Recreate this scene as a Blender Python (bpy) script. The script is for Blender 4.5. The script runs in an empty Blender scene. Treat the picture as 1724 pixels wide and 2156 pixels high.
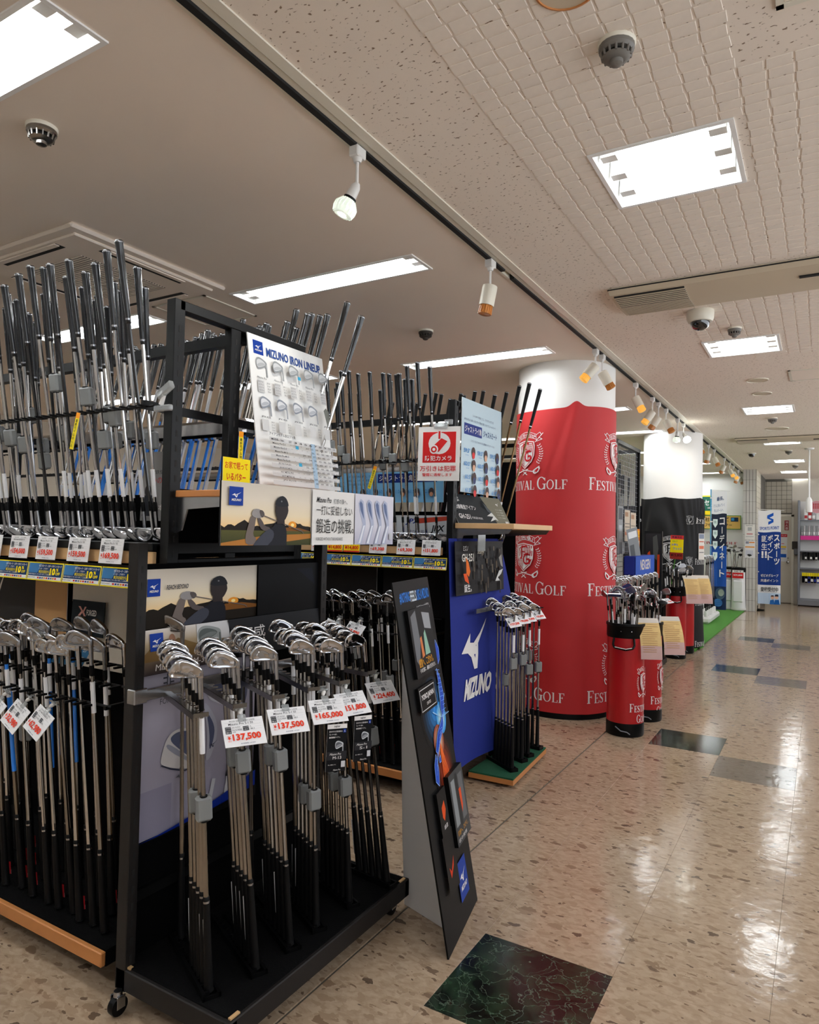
import bpy, bmesh, math, random
from mathutils import Vector, Matrix
from mathutils.geometry import tessellate_polygon
random.seed(7)
R_ = random.Random(11)
S = bpy.context.scene
COL = S.collection

# ------------------------------------------------------------------ camera, world, exposure
cam = bpy.data.cameras.new('camera'); camo = bpy.data.objects.new('camera', cam); COL.objects.link(camo)
cam.sensor_fit = 'HORIZONTAL'; cam.sensor_width = 36.0; cam.lens = 1462.3 / 1724 * 36.0
cam.clip_start = 0.05; cam.clip_end = 100
_yaw, _pit, _rol = 0.53636722, 0.02899308, -0.02060984
_R = Matrix.Rotation(_yaw, 3, 'Z') @ Matrix.Rotation(_pit, 3, 'X') @ Matrix.Rotation(_rol, 3, 'Y')
_c = [_R.col[0], _R.col[2], -_R.col[1]]
camo.matrix_world = Matrix(((_c[0].x, _c[1].x, _c[2].x, 0), (_c[0].y, _c[1].y, _c[2].y, 0), (_c[0].z, _c[1].z, _c[2].z, 1.43), (0, 0, 0, 1)))
S.camera = camo
W = bpy.data.worlds.new('world'); S.world = W; W.use_nodes = True
W.node_tree.nodes['Background'].inputs[0].default_value = (0.93, 0.98, 1.04, 1)
W.node_tree.nodes['Background'].inputs[1].default_value = 2.0
S.view_settings.view_transform = 'Standard'; S.view_settings.look = 'None'
S.view_settings.gamma = 1; S.view_settings.use_curve_mapping = False
S.view_settings.exposure = 0.45
TUBE = 22.0       # radiance of the fluorescent tubes
CEIL = 2.815

# ------------------------------------------------------------------ helpers
def lin(c):
    return tuple(((x / 255) / 12.92 if x / 255 <= 0.04045 else ((x / 255 + 0.055) / 1.055) ** 2.4) for x in c[:3])
MATS = {}
def mat(name, rgb, rough=0.5, metal=0.0, spec=0.5, coat=0.0, emit=None, trans=0.0, noise=None):
    m = bpy.data.materials.new(name); m.use_nodes = True
    p = m.node_tree.nodes['Principled BSDF']
    p.inputs['Base Color'].default_value = (*lin(rgb), 1); p.inputs['Roughness'].default_value = rough
    p.inputs['Metallic'].default_value = metal; p.inputs['Specular IOR Level'].default_value = spec
    p.inputs['Coat Weight'].default_value = coat; p.inputs['Coat Roughness'].default_value = 0.08
    p.inputs['Transmission Weight'].default_value = trans
    if emit:
        p.inputs['Emission Color'].default_value = (*lin(emit[0]), 1); p.inputs['Emission Strength'].default_value = emit[1]
    if noise:
        nt = m.node_tree; sc, amt, bmp = noise
        tc = nt.nodes.new('ShaderNodeTexCoord'); n = nt.nodes.new('ShaderNodeTexNoise')
        n.inputs['Scale'].default_value = sc; n.inputs['Detail'].default_value = 5
        nt.links.new(tc.outputs['Object'], n.inputs['Vector'])
        if amt:
            mx = nt.nodes.new('ShaderNodeMix'); mx.data_type = 'RGBA'
            d = lin(rgb); mx.inputs['A'].default_value = (*[x * (1 - amt) for x in d], 1); mx.inputs['B'].default_value = (*[min(1, x * (1 + amt)) for x in d], 1)
            nt.links.new(n.outputs['Fac'], mx.inputs['Factor']); nt.links.new(mx.outputs['Result'], p.inputs['Base Color'])
        if bmp:
            b = nt.nodes.new('ShaderNodeBump'); b.inputs['Strength'].default_value = bmp; b.inputs['Distance'].default_value = 0.003
            nt.links.new(n.outputs['Fac'], b.inputs['Height']); nt.links.new(b.outputs['Normal'], p.inputs['Normal'])
    MATS[name] = m
    return m
M = MATS
mat('chrome', (205, 206, 210), 0.12, 1.0); mat('satin_chrome', (172, 173, 177), 0.24, 1.0); mat('dark_chrome', (146, 142, 138), 0.25, 1.0)
mat('steel_shaft', (158, 151, 142), 0.2, 1.0, noise=(60, 0.12, 0)); mat('steel_bright', (212, 210, 208), 0.13, 1.0); mat('black_shaft', (14, 14, 16), 0.2, 0, 0.6, 0.6)
mat('blue_shaft', (34, 132, 235), 0.25, 0, 0.5, 0.6); mat('white_shaft', (225, 225, 228), 0.3)
mat('bronze_shaft', (120, 92, 60), 0.25, 0.8)
mat('rubber', (10, 10, 11), 0.5, 0, 0.2, noise=(300, 0.2, 0.15)); mat('wrapped_rubber', (22, 23, 26), 0.24, 0, 0.5, 0.3, noise=(55, 0.5, 0.3))
mat('black_plastic', (8, 8, 9), 0.42, 0, 0.16); mat('black_metal', (11, 11, 12), 0.42, 0.0, 0.22); mat('black_panel', (5, 5, 6), 0.9, 0, 0.06)
mat('bronze_metal', (34, 31, 30), 0.5, 0.2, 0.3, noise=(200, 0.1, 0.05)); mat('grey_tag', (126, 128, 128), 0.5); mat('white_plastic', (228, 226, 222), 0.4)
mat('clear_plastic', (235, 240, 242), 0.12, 0, 0.5, 0.3, trans=0.75)
mat('white_paper', (236, 235, 236), 0.55); mat('wood_edge', (196, 128, 70), 0.45, noise=(14, 0.15, 0)); mat('pale_wood', (208, 168, 120), 0.5, noise=(9, 0.12, 0))
mat('green_carpet', (14, 82, 52), 0.95, noise=(260, 0.5, 0.8)); mat('turf', (66, 128, 34), 0.95, noise=(180, 0.5, 0.8)); mat('black_carpet', (9, 9, 10), 0.97, 0, 0.1, noise=(260, 0.35, 0.6))
mat('white_paint', (238, 236, 232), 0.6, noise=(7, 0.02, 0.35)); mat('wall_paint', (214, 206, 192), 0.7, noise=(5, 0.03, 0.1)); mat('wall_white', (236, 234, 230), 0.7)
mat('fixture_white', (245, 245, 243), 0.45); mat('cream_metal', (206, 192, 168), 0.5); mat('ivory', (228, 222, 206), 0.4); mat('dark_grille', (62, 56, 50), 0.7)
mat('grey_detector', (118, 114, 108), 0.5); mat('dark_slot', (20, 19, 18), 0.8); mat('grey_steel', (120, 122, 128), 0.45, 0.3); mat('grout', (96, 92, 84), 0.8)
mat('tube', (255, 255, 255), 0.5, emit=((246, 252, 255), TUBE)); mat('bulb_lit', (255, 255, 255), 0.5, emit=((250, 255, 245), 20)); mat('bulb_white', (235, 240, 232), 0.15, 0, 0.5, 0.8, emit=((240, 255, 235), 0.35))
mat('bulb_amber', (206, 132, 60), 0.3, 0, 0.5, 0.5); mat('bulb_glow', (206, 140, 60), 0.3, emit=((255, 190, 80), 0.45)); mat('dome_glass', (18, 18, 22), 0.05, 0, 0.7, 1.0)
mat('red_paper', (190, 30, 40), 0.5); mat('red_vinyl', (176, 14, 22), 0.38, 0, 0.5, 0.15); mat('blue_cloth', (14, 36, 130), 0.85, noise=(120, 0.12, 0.1)); mat('white_leather', (232, 232, 232), 0.4); mat('blue_plastic', (60, 150, 200), 0.4)
mat('grey_tile', (196, 192, 186), 0.35, noise=(3, 0.06, 0)); mat('tan_tile', (186, 178, 160), 0.4, noise=(4, 0.08, 0)); mat('door_paint', (205, 196, 178), 0.5); mat('pink_plastic', (205, 30, 130), 0.5)
mat('black_cloth', (12, 11, 14), 0.75, noise=(90, 0.15, 0.1)); mat('red_cloth', (190, 32, 36), 0.6, noise=(500, 0.1, 0.12)); mat('ceiling_smooth', (240, 227, 213), 0.85, noise=(4, 0.02, 0.12)); mat('brick_white', (240, 229, 216), 0.8, noise=(30, 0.05, 0.4))

def print_mat():
    m = bpy.data.materials.new('print_ink'); m.use_nodes = True
    p = m.node_tree.nodes['Principled BSDF']; a = m.node_tree.nodes.new('ShaderNodeAttribute'); a.attribute_name = 'Col'
    m.node_tree.links.new(a.outputs['Color'], p.inputs['Base Color']); p.inputs['Roughness'].default_value = 0.45; p.inputs['Specular IOR Level'].default_value = 0.1
    MATS['print_ink'] = m
print_mat()

def pitted_ceiling():
    m = bpy.data.materials.new('pitted_ceiling'); m.use_nodes = True; nt = m.node_tree; p = nt.nodes['Principled BSDF']; p.inputs['Roughness'].default_value = 0.85
    tc = nt.nodes.new('ShaderNodeTexCoord'); mp = nt.nodes.new('ShaderNodeMapping'); mp.inputs['Rotation'].default_value = (0, 0, 0.5); mp.inputs['Scale'].default_value = (55, 95, 80)
    n0 = nt.nodes.new('ShaderNodeTexNoise'); n0.inputs['Scale'].default_value = 25
    ad = nt.nodes.new('ShaderNodeMix'); ad.data_type = 'VECTOR'; ad.inputs['Factor'].default_value = 0.012
    nt.links.new(tc.outputs['Object'], n0.inputs['Vector']); nt.links.new(tc.outputs['Object'], ad.inputs['A']); nt.links.new(n0.outputs['Color'], ad.inputs['B'])
    nt.links.new(ad.outputs['Result'], mp.inputs['Vector'])
    n = nt.nodes.new('ShaderNodeTexNoise'); n.inputs['Scale'].default_value = 1.0; n.inputs['Detail'].default_value = 2; nt.links.new(mp.outputs['Vector'], n.inputs['Vector'])
    r = nt.nodes.new('ShaderNodeValToRGB'); r.color_ramp.elements[0].position = 0.31; r.color_ramp.elements[0].color = (*lin((140, 116, 94)), 1); r.color_ramp.elements[1].position = 0.36; r.color_ramp.elements[1].color = (*lin((240, 228, 214)), 1)
    nt.links.new(n.outputs['Fac'], r.inputs['Fac']); nt.links.new(r.outputs['Color'], p.inputs['Base Color'])
    b = nt.nodes.new('ShaderNodeBump'); b.inputs['Strength'].default_value = 0.4; b.inputs['Distance'].default_value = 0.004; nt.links.new(r.outputs['Color'], b.inputs['Height']); nt.links.new(b.outputs['Normal'], p.inputs['Normal'])
    MATS['pitted_ceiling'] = m
pitted_ceiling()

def terrazzo(name, base, chip1, chip2, dark, rough=0.13):
    m = bpy.data.materials.new(name); m.use_nodes = True; nt = m.node_tree; p = nt.nodes['Principled BSDF']; L = nt.links
    g = nt.nodes.new('ShaderNodeNewGeometry'); mp = nt.nodes.new('ShaderNodeMapping'); mp.inputs['Rotation'].default_value = (0, 0, 0.35); mp.inputs['Scale'].default_value = (1.05, 1.75, 1)
    L.new(g.outputs['Position'], mp.inputs['Vector'])
    wn = nt.nodes.new('ShaderNodeTexNoise'); wn.inputs['Scale'].default_value = 22; wn.inputs['Detail'].default_value = 3
    wx = nt.nodes.new('ShaderNodeMix'); wx.data_type = 'VECTOR'; wx.inputs['Factor'].default_value = 0.065
    L.new(mp.outputs['Vector'], wn.inputs['Vector']); L.new(mp.outputs['Vector'], wx.inputs['A']); L.new(wn.outputs['Color'], wx.inputs['B'])
    def chips(scale, thr, c0, c1, prev):
        v = nt.nodes.new('ShaderNodeTexVoronoi'); v.inputs['Scale'].default_value = scale; L.new(wx.outputs['Result'], v.inputs['Vector'])
        sp = nt.nodes.new('ShaderNodeSeparateColor'); L.new(v.outputs['Color'], sp.inputs['Color'])
        gt = nt.nodes.new('ShaderNodeMath'); gt.operation = 'GREATER_THAN'; gt.inputs[1].default_value = thr; L.new(sp.outputs['Red'], gt.inputs[0])
        lt = nt.nodes.new('ShaderNodeMath'); lt.operation = 'LESS_THAN'; lt.inputs[1].default_value = 0.40; L.new(v.outputs['Distance'], lt.inputs[0])
        ml = nt.nodes.new('ShaderNodeMath'); ml.operation = 'MULTIPLY'; L.new(gt.outputs[0], ml.inputs[0]); L.new(lt.outputs[0], ml.inputs[1])
        cm = nt.nodes.new('ShaderNodeMix'); cm.data_type = 'RGBA'; cm.inputs['A'].default_value = (*lin(c0), 1); cm.inputs['B'].default_value = (*lin(c1), 1); L.new(sp.outputs['Green'], cm.inputs['Factor'])
        o = nt.nodes.new('ShaderNodeMix'); o.data_type = 'RGBA'; L.new(ml.outputs[0], o.inputs['Factor']); L.new(prev, o.inputs['A']); L.new(cm.outputs['Result'], o.inputs['B'])
        return o.outputs['Result']
    n = nt.nodes.new('ShaderNodeTexNoise'); n.inputs['Scale'].default_value = 28; n.inputs['Detail'].default_value = 6; L.new(wx.outputs['Result'], n.inputs['Vector'])
    r = nt.nodes.new('ShaderNodeValToRGB'); r.color_ramp.elements[0].position = 0.35; r.color_ramp.elements[0].color = (*lin(base), 1); r.color_ramp.elements[1].position = 0.65; r.color_ramp.elements[1].color = (*lin(chip1), 1); L.new(n.outputs['Fac'], r.inputs['Fac'])
    c = chips(22, 0.25, chip1, base, r.outputs['Color']); c = chips(29, 0.68, chip2, chip1, c); c = chips(14, 0.87, chip2, base, c); c = chips(18, 0.915, dark, chip2, c); c = chips(42, 0.94, dark, chip2, c)
    L.new(c, p.inputs['Base Color']); p.inputs['Roughness'].default_value = rough; p.inputs['Specular IOR Level'].default_value = 0.5
    bn = nt.nodes.new('ShaderNodeTexNoise'); bn.inputs['Scale'].default_value = 11; bn.inputs['Detail'].default_value = 4; L.new(g.outputs['Position'], bn.inputs['Vector'])
    b = nt.nodes.new('ShaderNodeBump'); b.inputs['Strength'].default_value = 0.16; b.inputs['Distance'].default_value = 0.012; L.new(bn.outputs['Fac'], b.inputs['Height']); L.new(b.outputs['Normal'], p.inputs['Normal'])
    MATS[name] = m
terrazzo('terrazzo', (156, 133, 109), (178, 156, 132), (132, 108, 86), (92, 77, 64))
terrazzo('terrazzo_grey', (112, 102, 91), (124, 113, 101), (100, 90, 80), (74, 66, 60))
def marble():
    m = bpy.data.materials.new('black_marble'); m.use_nodes = True; nt = m.node_tree; p = nt.nodes['Principled BSDF']; L = nt.links
    g = nt.nodes.new('ShaderNodeNewGeometry'); n = nt.nodes.new('ShaderNodeTexNoise'); n.inputs['Scale'].default_value = 7; n.inputs['Detail'].default_value = 9
    wx = nt.nodes.new('ShaderNodeMix'); wx.data_type = 'VECTOR'; wx.inputs['Factor'].default_value = 0.34
    L.new(g.outputs['Position'], n.inputs['Vector']); L.new(g.outputs['Position'], wx.inputs['A']); L.new(n.outputs['Color'], wx.inputs['B'])
    v = nt.nodes.new('ShaderNodeTexVoronoi'); v.feature = 'DISTANCE_TO_EDGE'; v.inputs['Scale'].default_value = 16; L.new(wx.outputs['Result'], v.inputs['Vector'])
    r = nt.nodes.new('ShaderNodeValToRGB'); e = r.color_ramp.elements; e[0].position = 0.0; e[0].color = (*lin((120, 138, 120)), 1); e[1].position = 0.03; e[1].color = (*lin((14, 20, 17)), 1)
    L.new(v.outputs['Distance'], r.inputs['Fac'])
    n2 = nt.nodes.new('ShaderNodeTexNoise'); n2.inputs['Scale'].default_value = 14; n2.inputs['Detail'].default_value = 8; L.new(wx.outputs['Result'], n2.inputs['Vector'])
    r2 = nt.nodes.new('ShaderNodeValToRGB'); e = r2.color_ramp.elements; e[0].position = 0.4; e[0].color = (*lin((12, 14, 14)), 1); e[1].position = 0.7; e[1].color = (*lin((40, 62, 44)), 1); L.new(n2.outputs['Fac'], r2.inputs['Fac'])
    n3 = nt.nodes.new('ShaderNodeTexNoise'); n3.inputs['Scale'].default_value = 5; L.new(g.outputs['Position'], n3.inputs['Vector'])
    mx = nt.nodes.new('ShaderNodeMix'); mx.data_type = 'RGBA'; mx.blend_type = 'LIGHTEN'; L.new(n3.outputs['Fac'], mx.inputs['Factor']); L.new(r2.outputs['Color'], mx.inputs['A']); L.new(r.outputs['Color'], mx.inputs['B'])
    L.new(mx.outputs['Result'], p.inputs['Base Color']); p.inputs['Roughness'].default_value = 0.12; MATS['black_marble'] = m
marble()

class MB:
    """collects shapes into one mesh; faces keep a material slot and, for print, a colour"""
    def __init__(s, *mats): s.v = []; s.f = []; s.m = []; s.c = []; s.mats = list(mats) or ['black_metal']
    def mi(s, m):
        if m is None: return 0
        if isinstance(m, int): return m
        if m not in s.mats: s.mats.append(m)
        return s.mats.index(m)
    def add(s, vs, fs, m=None, col=None):
        o = len(s.v); s.v += [tuple(v) for v in vs]; k = s.mi(m)
        for f in fs: s.f.append(tuple(i + o for i in f)); s.m.append(k); s.c.append(col)
    def box(s, x0, x1, y0, y1, z0, z1, m=None, b=0.0, T=None):
        if b <= 0:
            vs = [(x, y, z) for x in (x0, x1) for y in (y0, y1) for z in (z0, z1)]
            fs = [(0, 1, 3, 2), (4, 6, 7, 5), (0, 4, 5, 1), (2, 3, 7, 6), (0, 2, 6, 4), (1, 5, 7, 3)]
        else:
            b = min(b, (x1 - x0) * .45, (y1 - y0) * .45, (z1 - z0) * .45); vs = []; idx = {}
            for i, x in enumerate((x0, x1)):
                for j, y in enumerate((y0, y1)):
                    for k, z in enumerate((z0, z1)):
                        sx, sy, sz = (1 - 2 * i) * b, (1 - 2 * j) * b, (1 - 2 * k) * b
                        for a, p in enumerate(((x, y + sy, z + sz), (x + sx, y, z + sz), (x + sx, y + sy, z))): idx[i, j, k, a] = len(vs); vs.append(p)
            I = idx; fs = []
            for i in (0, 1):
                fs.append([I[i, 0, 0, 0], I[i, 0, 1, 0], I[i, 1, 1, 0], I[i, 1, 0, 0]][::(1 if i == 0 else -1)])
                fs.append([I[0, i, 0, 1], I[1, i, 0, 1], I[1, i, 1, 1], I[0, i, 1, 1]][::(1 if i == 0 else -1)])
                fs.append([I[0, 0, i, 2], I[0, 1, i, 2], I[1, 1, i, 2], I[1, 0, i, 2]][::(1 if i == 0 else -1)])
            for a in (0, 1):
                for c in (0, 1):
                    fs.append([I[0, a, c, 1], I[1, a, c, 1], I[1, a, c, 2], I[0, a, c, 2]]); fs.append([I[a, 0, c, 0], I[a, 1, c, 0], I[a, 1, c, 2], I[a, 0, c, 2]]); fs.append([I[a, c, 0, 0], I[a, c, 1, 0], I[a, c, 1, 1], I[a, c, 0, 1]])
                    for d in (0, 1): fs.append([I[a, c, d, 0], I[a, c, d, 1], I[a, c, d, 2]])
        if T: vs = [T @ Vector(v) for v in vs]
        s.add(vs, fs, m)
    def lathe(s, prof, n=12, T=None, m=None, caps=True):
        vs = []; fs = []
        for r, z in prof:
            for i in range(n): a = 2 * math.pi * i / n; vs.append((r * math.cos(a), r * math.sin(a), z))
        for j in range(len(prof) - 1):
            for i in range(n): k = (i + 1) % n; fs.append((j * n + i, j * n + k, (j + 1) * n + k, (j + 1) * n + i))
        if caps:
            if prof[0][0] > 1e-6: fs.append(tuple(range(n))[::-1])
            if prof[-1][0] > 1e-6: fs.append(tuple((len(prof) - 1) * n + i for i in range(n)))
        if T: vs = [T @ Vector(v) for v in vs]
        s.add(vs, fs, m)
    def cyl(s, a, b, r0, r1=None, n=12, m=None):
        a, b = Vector(a), Vector(b); q = (b - a).to_track_quat('Z', 'Y').to_matrix().to_4x4(); q.translation = a
        s.lathe([(r0, 0), (r0 if r1 is None else r1, (b - a).length)], n, q, m)
    def tube(s, pts, r, n=6, m=None):
        for a, b in zip(pts, pts[1:]): s.cyl(a, b, r, r, n, m)
    def prism(s, poly, z0, z1, T=None, m=None):
        tri = tessellate_polygon([[Vector((x, y, 0)) for x, y in poly]]); n = len(poly)
        vs = [(x, y, z0) for x, y in poly] + [(x, y, z1) for x, y in poly]
        fs = [(i, (i + 1) % n, n + (i + 1) % n, n + i) for i in range(n)] + [tuple(t) for t in tri] + [tuple(i + n for i in t) for t in tri]
        if T: vs = [T @ Vector(v) for v in vs]
        s.add(vs, fs, m)
    def mesh(s, name, smooth=35):
        me = bpy.data.meshes.new(name); me.from_pydata(s.v, [], s.f)
        for k in s.mats: me.materials.append(M[k])
        me.polygons.foreach_set('material_index', s.m)
        if any(c is not None for c in s.c):
            at = me.color_attributes.new('Col', 'FLOAT_COLOR', 'CORNER'); buf = []
            for f, c in zip(s.f, s.c):
                if c is None: c = (0.5, 0.5, 0.5)
                if isinstance(c, dict): buf += [x for i in f for x in (*c[i], 1)]
                else: buf += [*c, 1] * len(f)
            at.data.foreach_set('color', buf)
        else:
            bm = bmesh.new(); bm.from_mesh(me); bmesh.ops.recalc_face_normals(bm, faces=bm.faces); bm.to_mesh(me); bm.free()
        if smooth:
            me.polygons.foreach_set('use_smooth', [True] * len(me.polygons)); me.set_sharp_from_angle(angle=math.radians(smooth))
        me.update(); return me
    def obj(s, name, parent=None, smooth=35, loc=None):
        return link(name, s.mesh(name, smooth), parent, Matrix.Translation(loc) if loc else None)

def link(name, data, parent=None, T=None):
    o = bpy.data.objects.new(name, data); COL.objects.link(o)
    if parent: o.parent = parent
    if T is not None: o.matrix_local = T
    return o
def tag(o, label=None, cat=None, group=None, kind=None):
    if label: o['label'] = label
    if cat: o['category'] = cat
    if group: o['group'] = group
    if kind: o['kind'] = kind
    return o
def thing(name, label, cat, T, group=None):
    if not isinstance(T, Matrix): T = Matrix.Translation(T)
    o = bpy.data.objects.new(name, None); o.empty_display_size = 0.05; COL.objects.link(o); o.matrix_world = T
    return tag(o, label, cat, group)
def frame(o, x, z):
    z = Vector(z).normalized(); x = Vector(x); x = (x - z * x.dot(z)).normalized(); y = z.cross(x); o = Vector(o)
    return Matrix(((x.x, y.x, z.x, o.x), (x.y, y.y, z.y, o.y), (x.z, y.z, z.z, o.z), (0, 0, 0, 1)))
ORD = 'zeroth first second third fourth fifth sixth seventh eighth ninth tenth eleventh twelfth thirteenth fourteenth fifteenth sixteenth seventeenth eighteenth nineteenth twentieth'.split() + ['twenty-' + k for k in 'first second third fourth fifth sixth seventh eighth ninth'.split()] + ['thirtieth'] + ['thirty-' + k for k in 'first second third fourth fifth sixth seventh eighth ninth'.split()] + ['fortieth'] + ['forty-' + k for k in 'first second third fourth fifth sixth seventh'.split()]

# ------------------------------------------------------------------ flat print
_G = {}
def glyphs(s, bold):
    k = (s, bold)
    if k not in _G:
        cu = bpy.data.curves.new('text', 'FONT'); cu.body = s; cu.size = 1; cu.resolution_u = 2; cu.offset = bold
        o = bpy.data.objects.new('text', cu); COL.objects.link(o)
        me = bpy.data.meshes.new_from_object(o); vs = [v.co.xy.to_tuple() for v in me.vertices]; fs = [tuple(p.vertices) for p in me.polygons]
        bpy.data.objects.remove(o); bpy.data.curves.remove(cu); bpy.data.meshes.remove(me)
        if vs:
            x0 = min(v[0] for v in vs); x1 = max(v[0] for v in vs); y0 = min(v[1] for v in vs); y1 = max(v[1] for v in vs)
            vs = [((x - x0) / max(x1 - x0, 1e-6), (y1 - y) / max(y1 - y0, 1e-6)) for x, y in vs]
        _G[k] = (vs, fs)
    return _G[k]
class Sheet:
    """flat artwork in its own units, x to the right and y down from the top left corner"""
    def __init__(s, w, h): s.w = w; s.h = h; s.it = []; s.lay = 0
    def poly(s, pts, col, hold=False):
        if not hold: s.lay += 1
        tri = [(0, 1, 2, 3)] if len(pts) == 4 else [(0, 1, 2)] if len(pts) == 3 else [tuple(t) for t in tessellate_polygon([[Vector((x, y, 0)) for x, y in pts]])]
        s.it.append((list(pts), tri, col, s.lay)); return s
    def rect(s, x0, y0, x1, y1, col, col2=None, n=1):
        s.lay += 1
        for i in range(n):
            a, b = x0 + (x1 - x0) * i / n, x0 + (x1 - x0) * (i + 1) / n
            s.it.append(([(a, y0), (b, y0), (b, y1), (a, y1)], [(0, 1, 2, 3)], (col, col, col2, col2) if col2 else col, s.lay))
        return s
    def blob(s, pts, col, it=2):
        for _ in range(it): pts = [q for a, b in zip(pts, pts[1:] + pts[:1]) for q in ((a[0] * .75 + b[0] * .25, a[1] * .75 + b[1] * .25), (a[0] * .25 + b[0] * .75, a[1] * .25 + b[1] * .75))]
        return s.poly(pts, col)
    def scale(s, k, h): s.it = [([(x, y * k) for x, y in p], f, c, l) for p, f, c, l in s.it]; s.h = h; return s
    def disc(s, x, y, rx, ry, col, n=20): return s.poly([(x + rx * math.cos(6.2832 * i / n), y + ry * math.sin(6.2832 * i / n)) for i in range(n)], col)
    def line(s, pts, w, col, hold=False):
        if not hold: s.lay += 1
        for (a, b), (c, d) in zip(pts, pts[1:]):
            L = math.hypot(c - a, d - b) or 1; nx, ny = -(d - b) / L * w / 2, (c - a) / L * w / 2
            s.it.append(([(a + nx, b + ny), (c + nx, d + ny), (c - nx, d - ny), (a - nx, b - ny)], [(0, 1, 2, 3)], col, s.lay))
        return s
    def text(s, t, x, y, w, h, col, bold=0.0, slant=0.0, rot=0.0):
        if any('\u4e00' <= ch <= '\u9fff' for ch in t): bold = min(bold, 0.012)
        s.lay += 1; vs, fs = glyphs(t, bold); c, n = math.cos(rot), math.sin(rot); P = []
        for a, b in vs:
            X, Y = a * w + slant * (1 - b) * h, b * h
            P.append((x + X * c - Y * n, y + X * n + Y * c))
        s.it.append((P, fs, col, s.lay)); return s
    def column(s, t, x, y, w, h, col, bold=0.0):
        n = len(t); st = h / n
        for i, ch in enumerate(t):
            if ch == 'ー': s.rect(x + w * .43, y + st * i + st * .08, x + w * .57, y + st * i + st * .84, col)
            elif ch != ' ': s.text(ch, x, y + st * i, w, st * .84, col, bold)
        return s
    def mesh(s, name, fn):
        b = MB('print_ink')
        for pts, fs, col, lay in s.it:
            vs = [fn(x, y, lay) for x, y in pts]
            if isinstance(col[0], (tuple, list)):
                o = len(b.v); b.add(vs, fs, 0, {o + i: lin(col[i]) for i in range(len(pts))})
            else: b.add(vs, fs, 0, lin(col))
        return b.mesh(name, 0)
    def flat(s, width, eps=0.00035): k = width / s.w; return s.mesh('print', lambda x, y, l: (x * k, -eps * l - 0.0002, -y * k))
def sign(name, label, cat, tl, right, down, sheet, width, thick=0.004, group=None, board='white_paper', boardname='board', me=None):
    """a flat printed panel; tl is its top left corner, right and down its directions"""
    T = frame(tl, right, -Vector(down)); o = thing(name, label, cat, T, group); h = sheet.h * width / sheet.w if sheet else me[2]
    if me is None:
        b = MB(board); b.box(0, width, 0, thick, -h, 0); me = (b.mesh(boardname, 0), sheet.flat(width), h)
    link(boardname, me[0], o); link('print', me[1], o)
    return o, me

# ------------------------------------------------------------------ setting: floor
def struct(name, mb, label=None, smooth=35): return tag(mb.obj(name, None, smooth), label, None, None, 'structure')
b = MB('grout'); b.box(-9, 4.2, -3, 19.6, -0.06, -0.006)
floor = struct('floor', b, 'polished beige terrazzo floor of square tiles running down the shop aisle')
b = MB('terrazzo'); b.box(-9, -1.362, -3, 19.6, -0.0055, 0); b.box(1.224, 4.2, -3, 19.6, -0.0055, 0); b.box(-1.352, 1.224, -3, 0.52, -0.0055, 0); b.box(-1.352, 1.224, 13.56, 19.6, -0.0055, 0)
link('floor_slab', b.mesh('floor_slab'), floor)
TS = 0.4506
def tile_mesh(m, w=TS):
    b = MB(m); b.box(0.0003, w - 0.0003, 0.0003, TS - 0.0003, -0.0055, 0, None, 0.0004); return b.mesh('tile', 0)
tm = {k: tile_mesh(k) for k in ('terrazzo', 'black_marble', 'terrazzo_grey')}; tedge = tile_mesh('terrazzo', 0.3198)
DARK = {(0, -1): 'black_marble', (0, 6): 'black_marble', (1, 5): 'terrazzo_grey', (0, 13): 'black_marble', (1, 12): 'terrazzo_grey', (0, 19): 'black_marble', (1, 18): 'terrazzo_grey'}
for i in range(-1, 5):
    for j in range(-4, 25):
        x = -1.032 + i * TS; y = 2.33 + j * TS
        if i == -1: t = link('tile', tedge, floor, Matrix.Translation((-1.352, y, 0)))
        else: t = link('tile', tm[DARK.get((i, j), 'terrazzo')], floor, Matrix.Translation((x, y, R_.uniform(-0.0003, 0))))
        if (i, j) in DARK: tag(t, 'black veined marble tile' if 'black' in DARK[i, j] else 'grey brown terrazzo tile')

# ------------------------------------------------------------------ setting: ceiling with recesses for the light fittings
FR = [(-0.725, -0.27, y, y + 0.44) for y in (-0.35, 2.472, 5.25, 8.06, 10.9, 13.6, 15.85, 17.9)]
FL = [(x - 1.22, x, y, y + 0.185) for y, xs in ((-0.8, (-1.775, -3.78, -5.8)), (1.02, (-1.775, -3.9, -5.8)), (2.945, (-1.775, -3.8, -5.8)), (4.855, (-1.76, -3.78, -5.8)), (7.5, (-1.8, -3.8, -5.8)), (9.28, (-1.78, -3.8)), (11.6, (-1.78, -3.8)), (13.7, (-1.78, -3.8)), (15.75, (-1.76,))) for x in xs]
def ceiling(name, x0, x1, y0, y1, holes, m, label):
    xs = sorted({x0, x1, *[h[0] for h in holes], *[h[1] for h in holes]}); ys = sorted({y0, y1, *[h[2] for h in holes], *[h[3] for h in holes]}); b = MB(m)
    for xa, xb in zip(xs, xs[1:]):
        for ya, yb in zip(ys, ys[1:]):
            cx, cy = (xa + xb) / 2, (ya + yb) / 2
            if any(h[0] < cx < h[1] and h[2] < cy < h[3] for h in holes): continue
            b.add([(xa, ya, CEIL), (xb, ya, CEIL), (xb, yb, CEIL), (xa, yb, CEIL)], [(0, 1, 2, 3)])
    b.box(x0, x1, y0, y1, CEIL + 0.16, CEIL + 0.2)
    return struct(name, b, label, 0)
ceiling('ceiling', -9, -1.47, -1.55, 19.6, FL, 'ceiling_smooth', 'smooth pale ceiling above the golf racks')
cr = ceiling('ceiling', -1.36, 1.6, -1.55, 19.6, FR, 'pitted_ceiling', 'pitted and brick embossed ceiling over the aisle')
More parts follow.
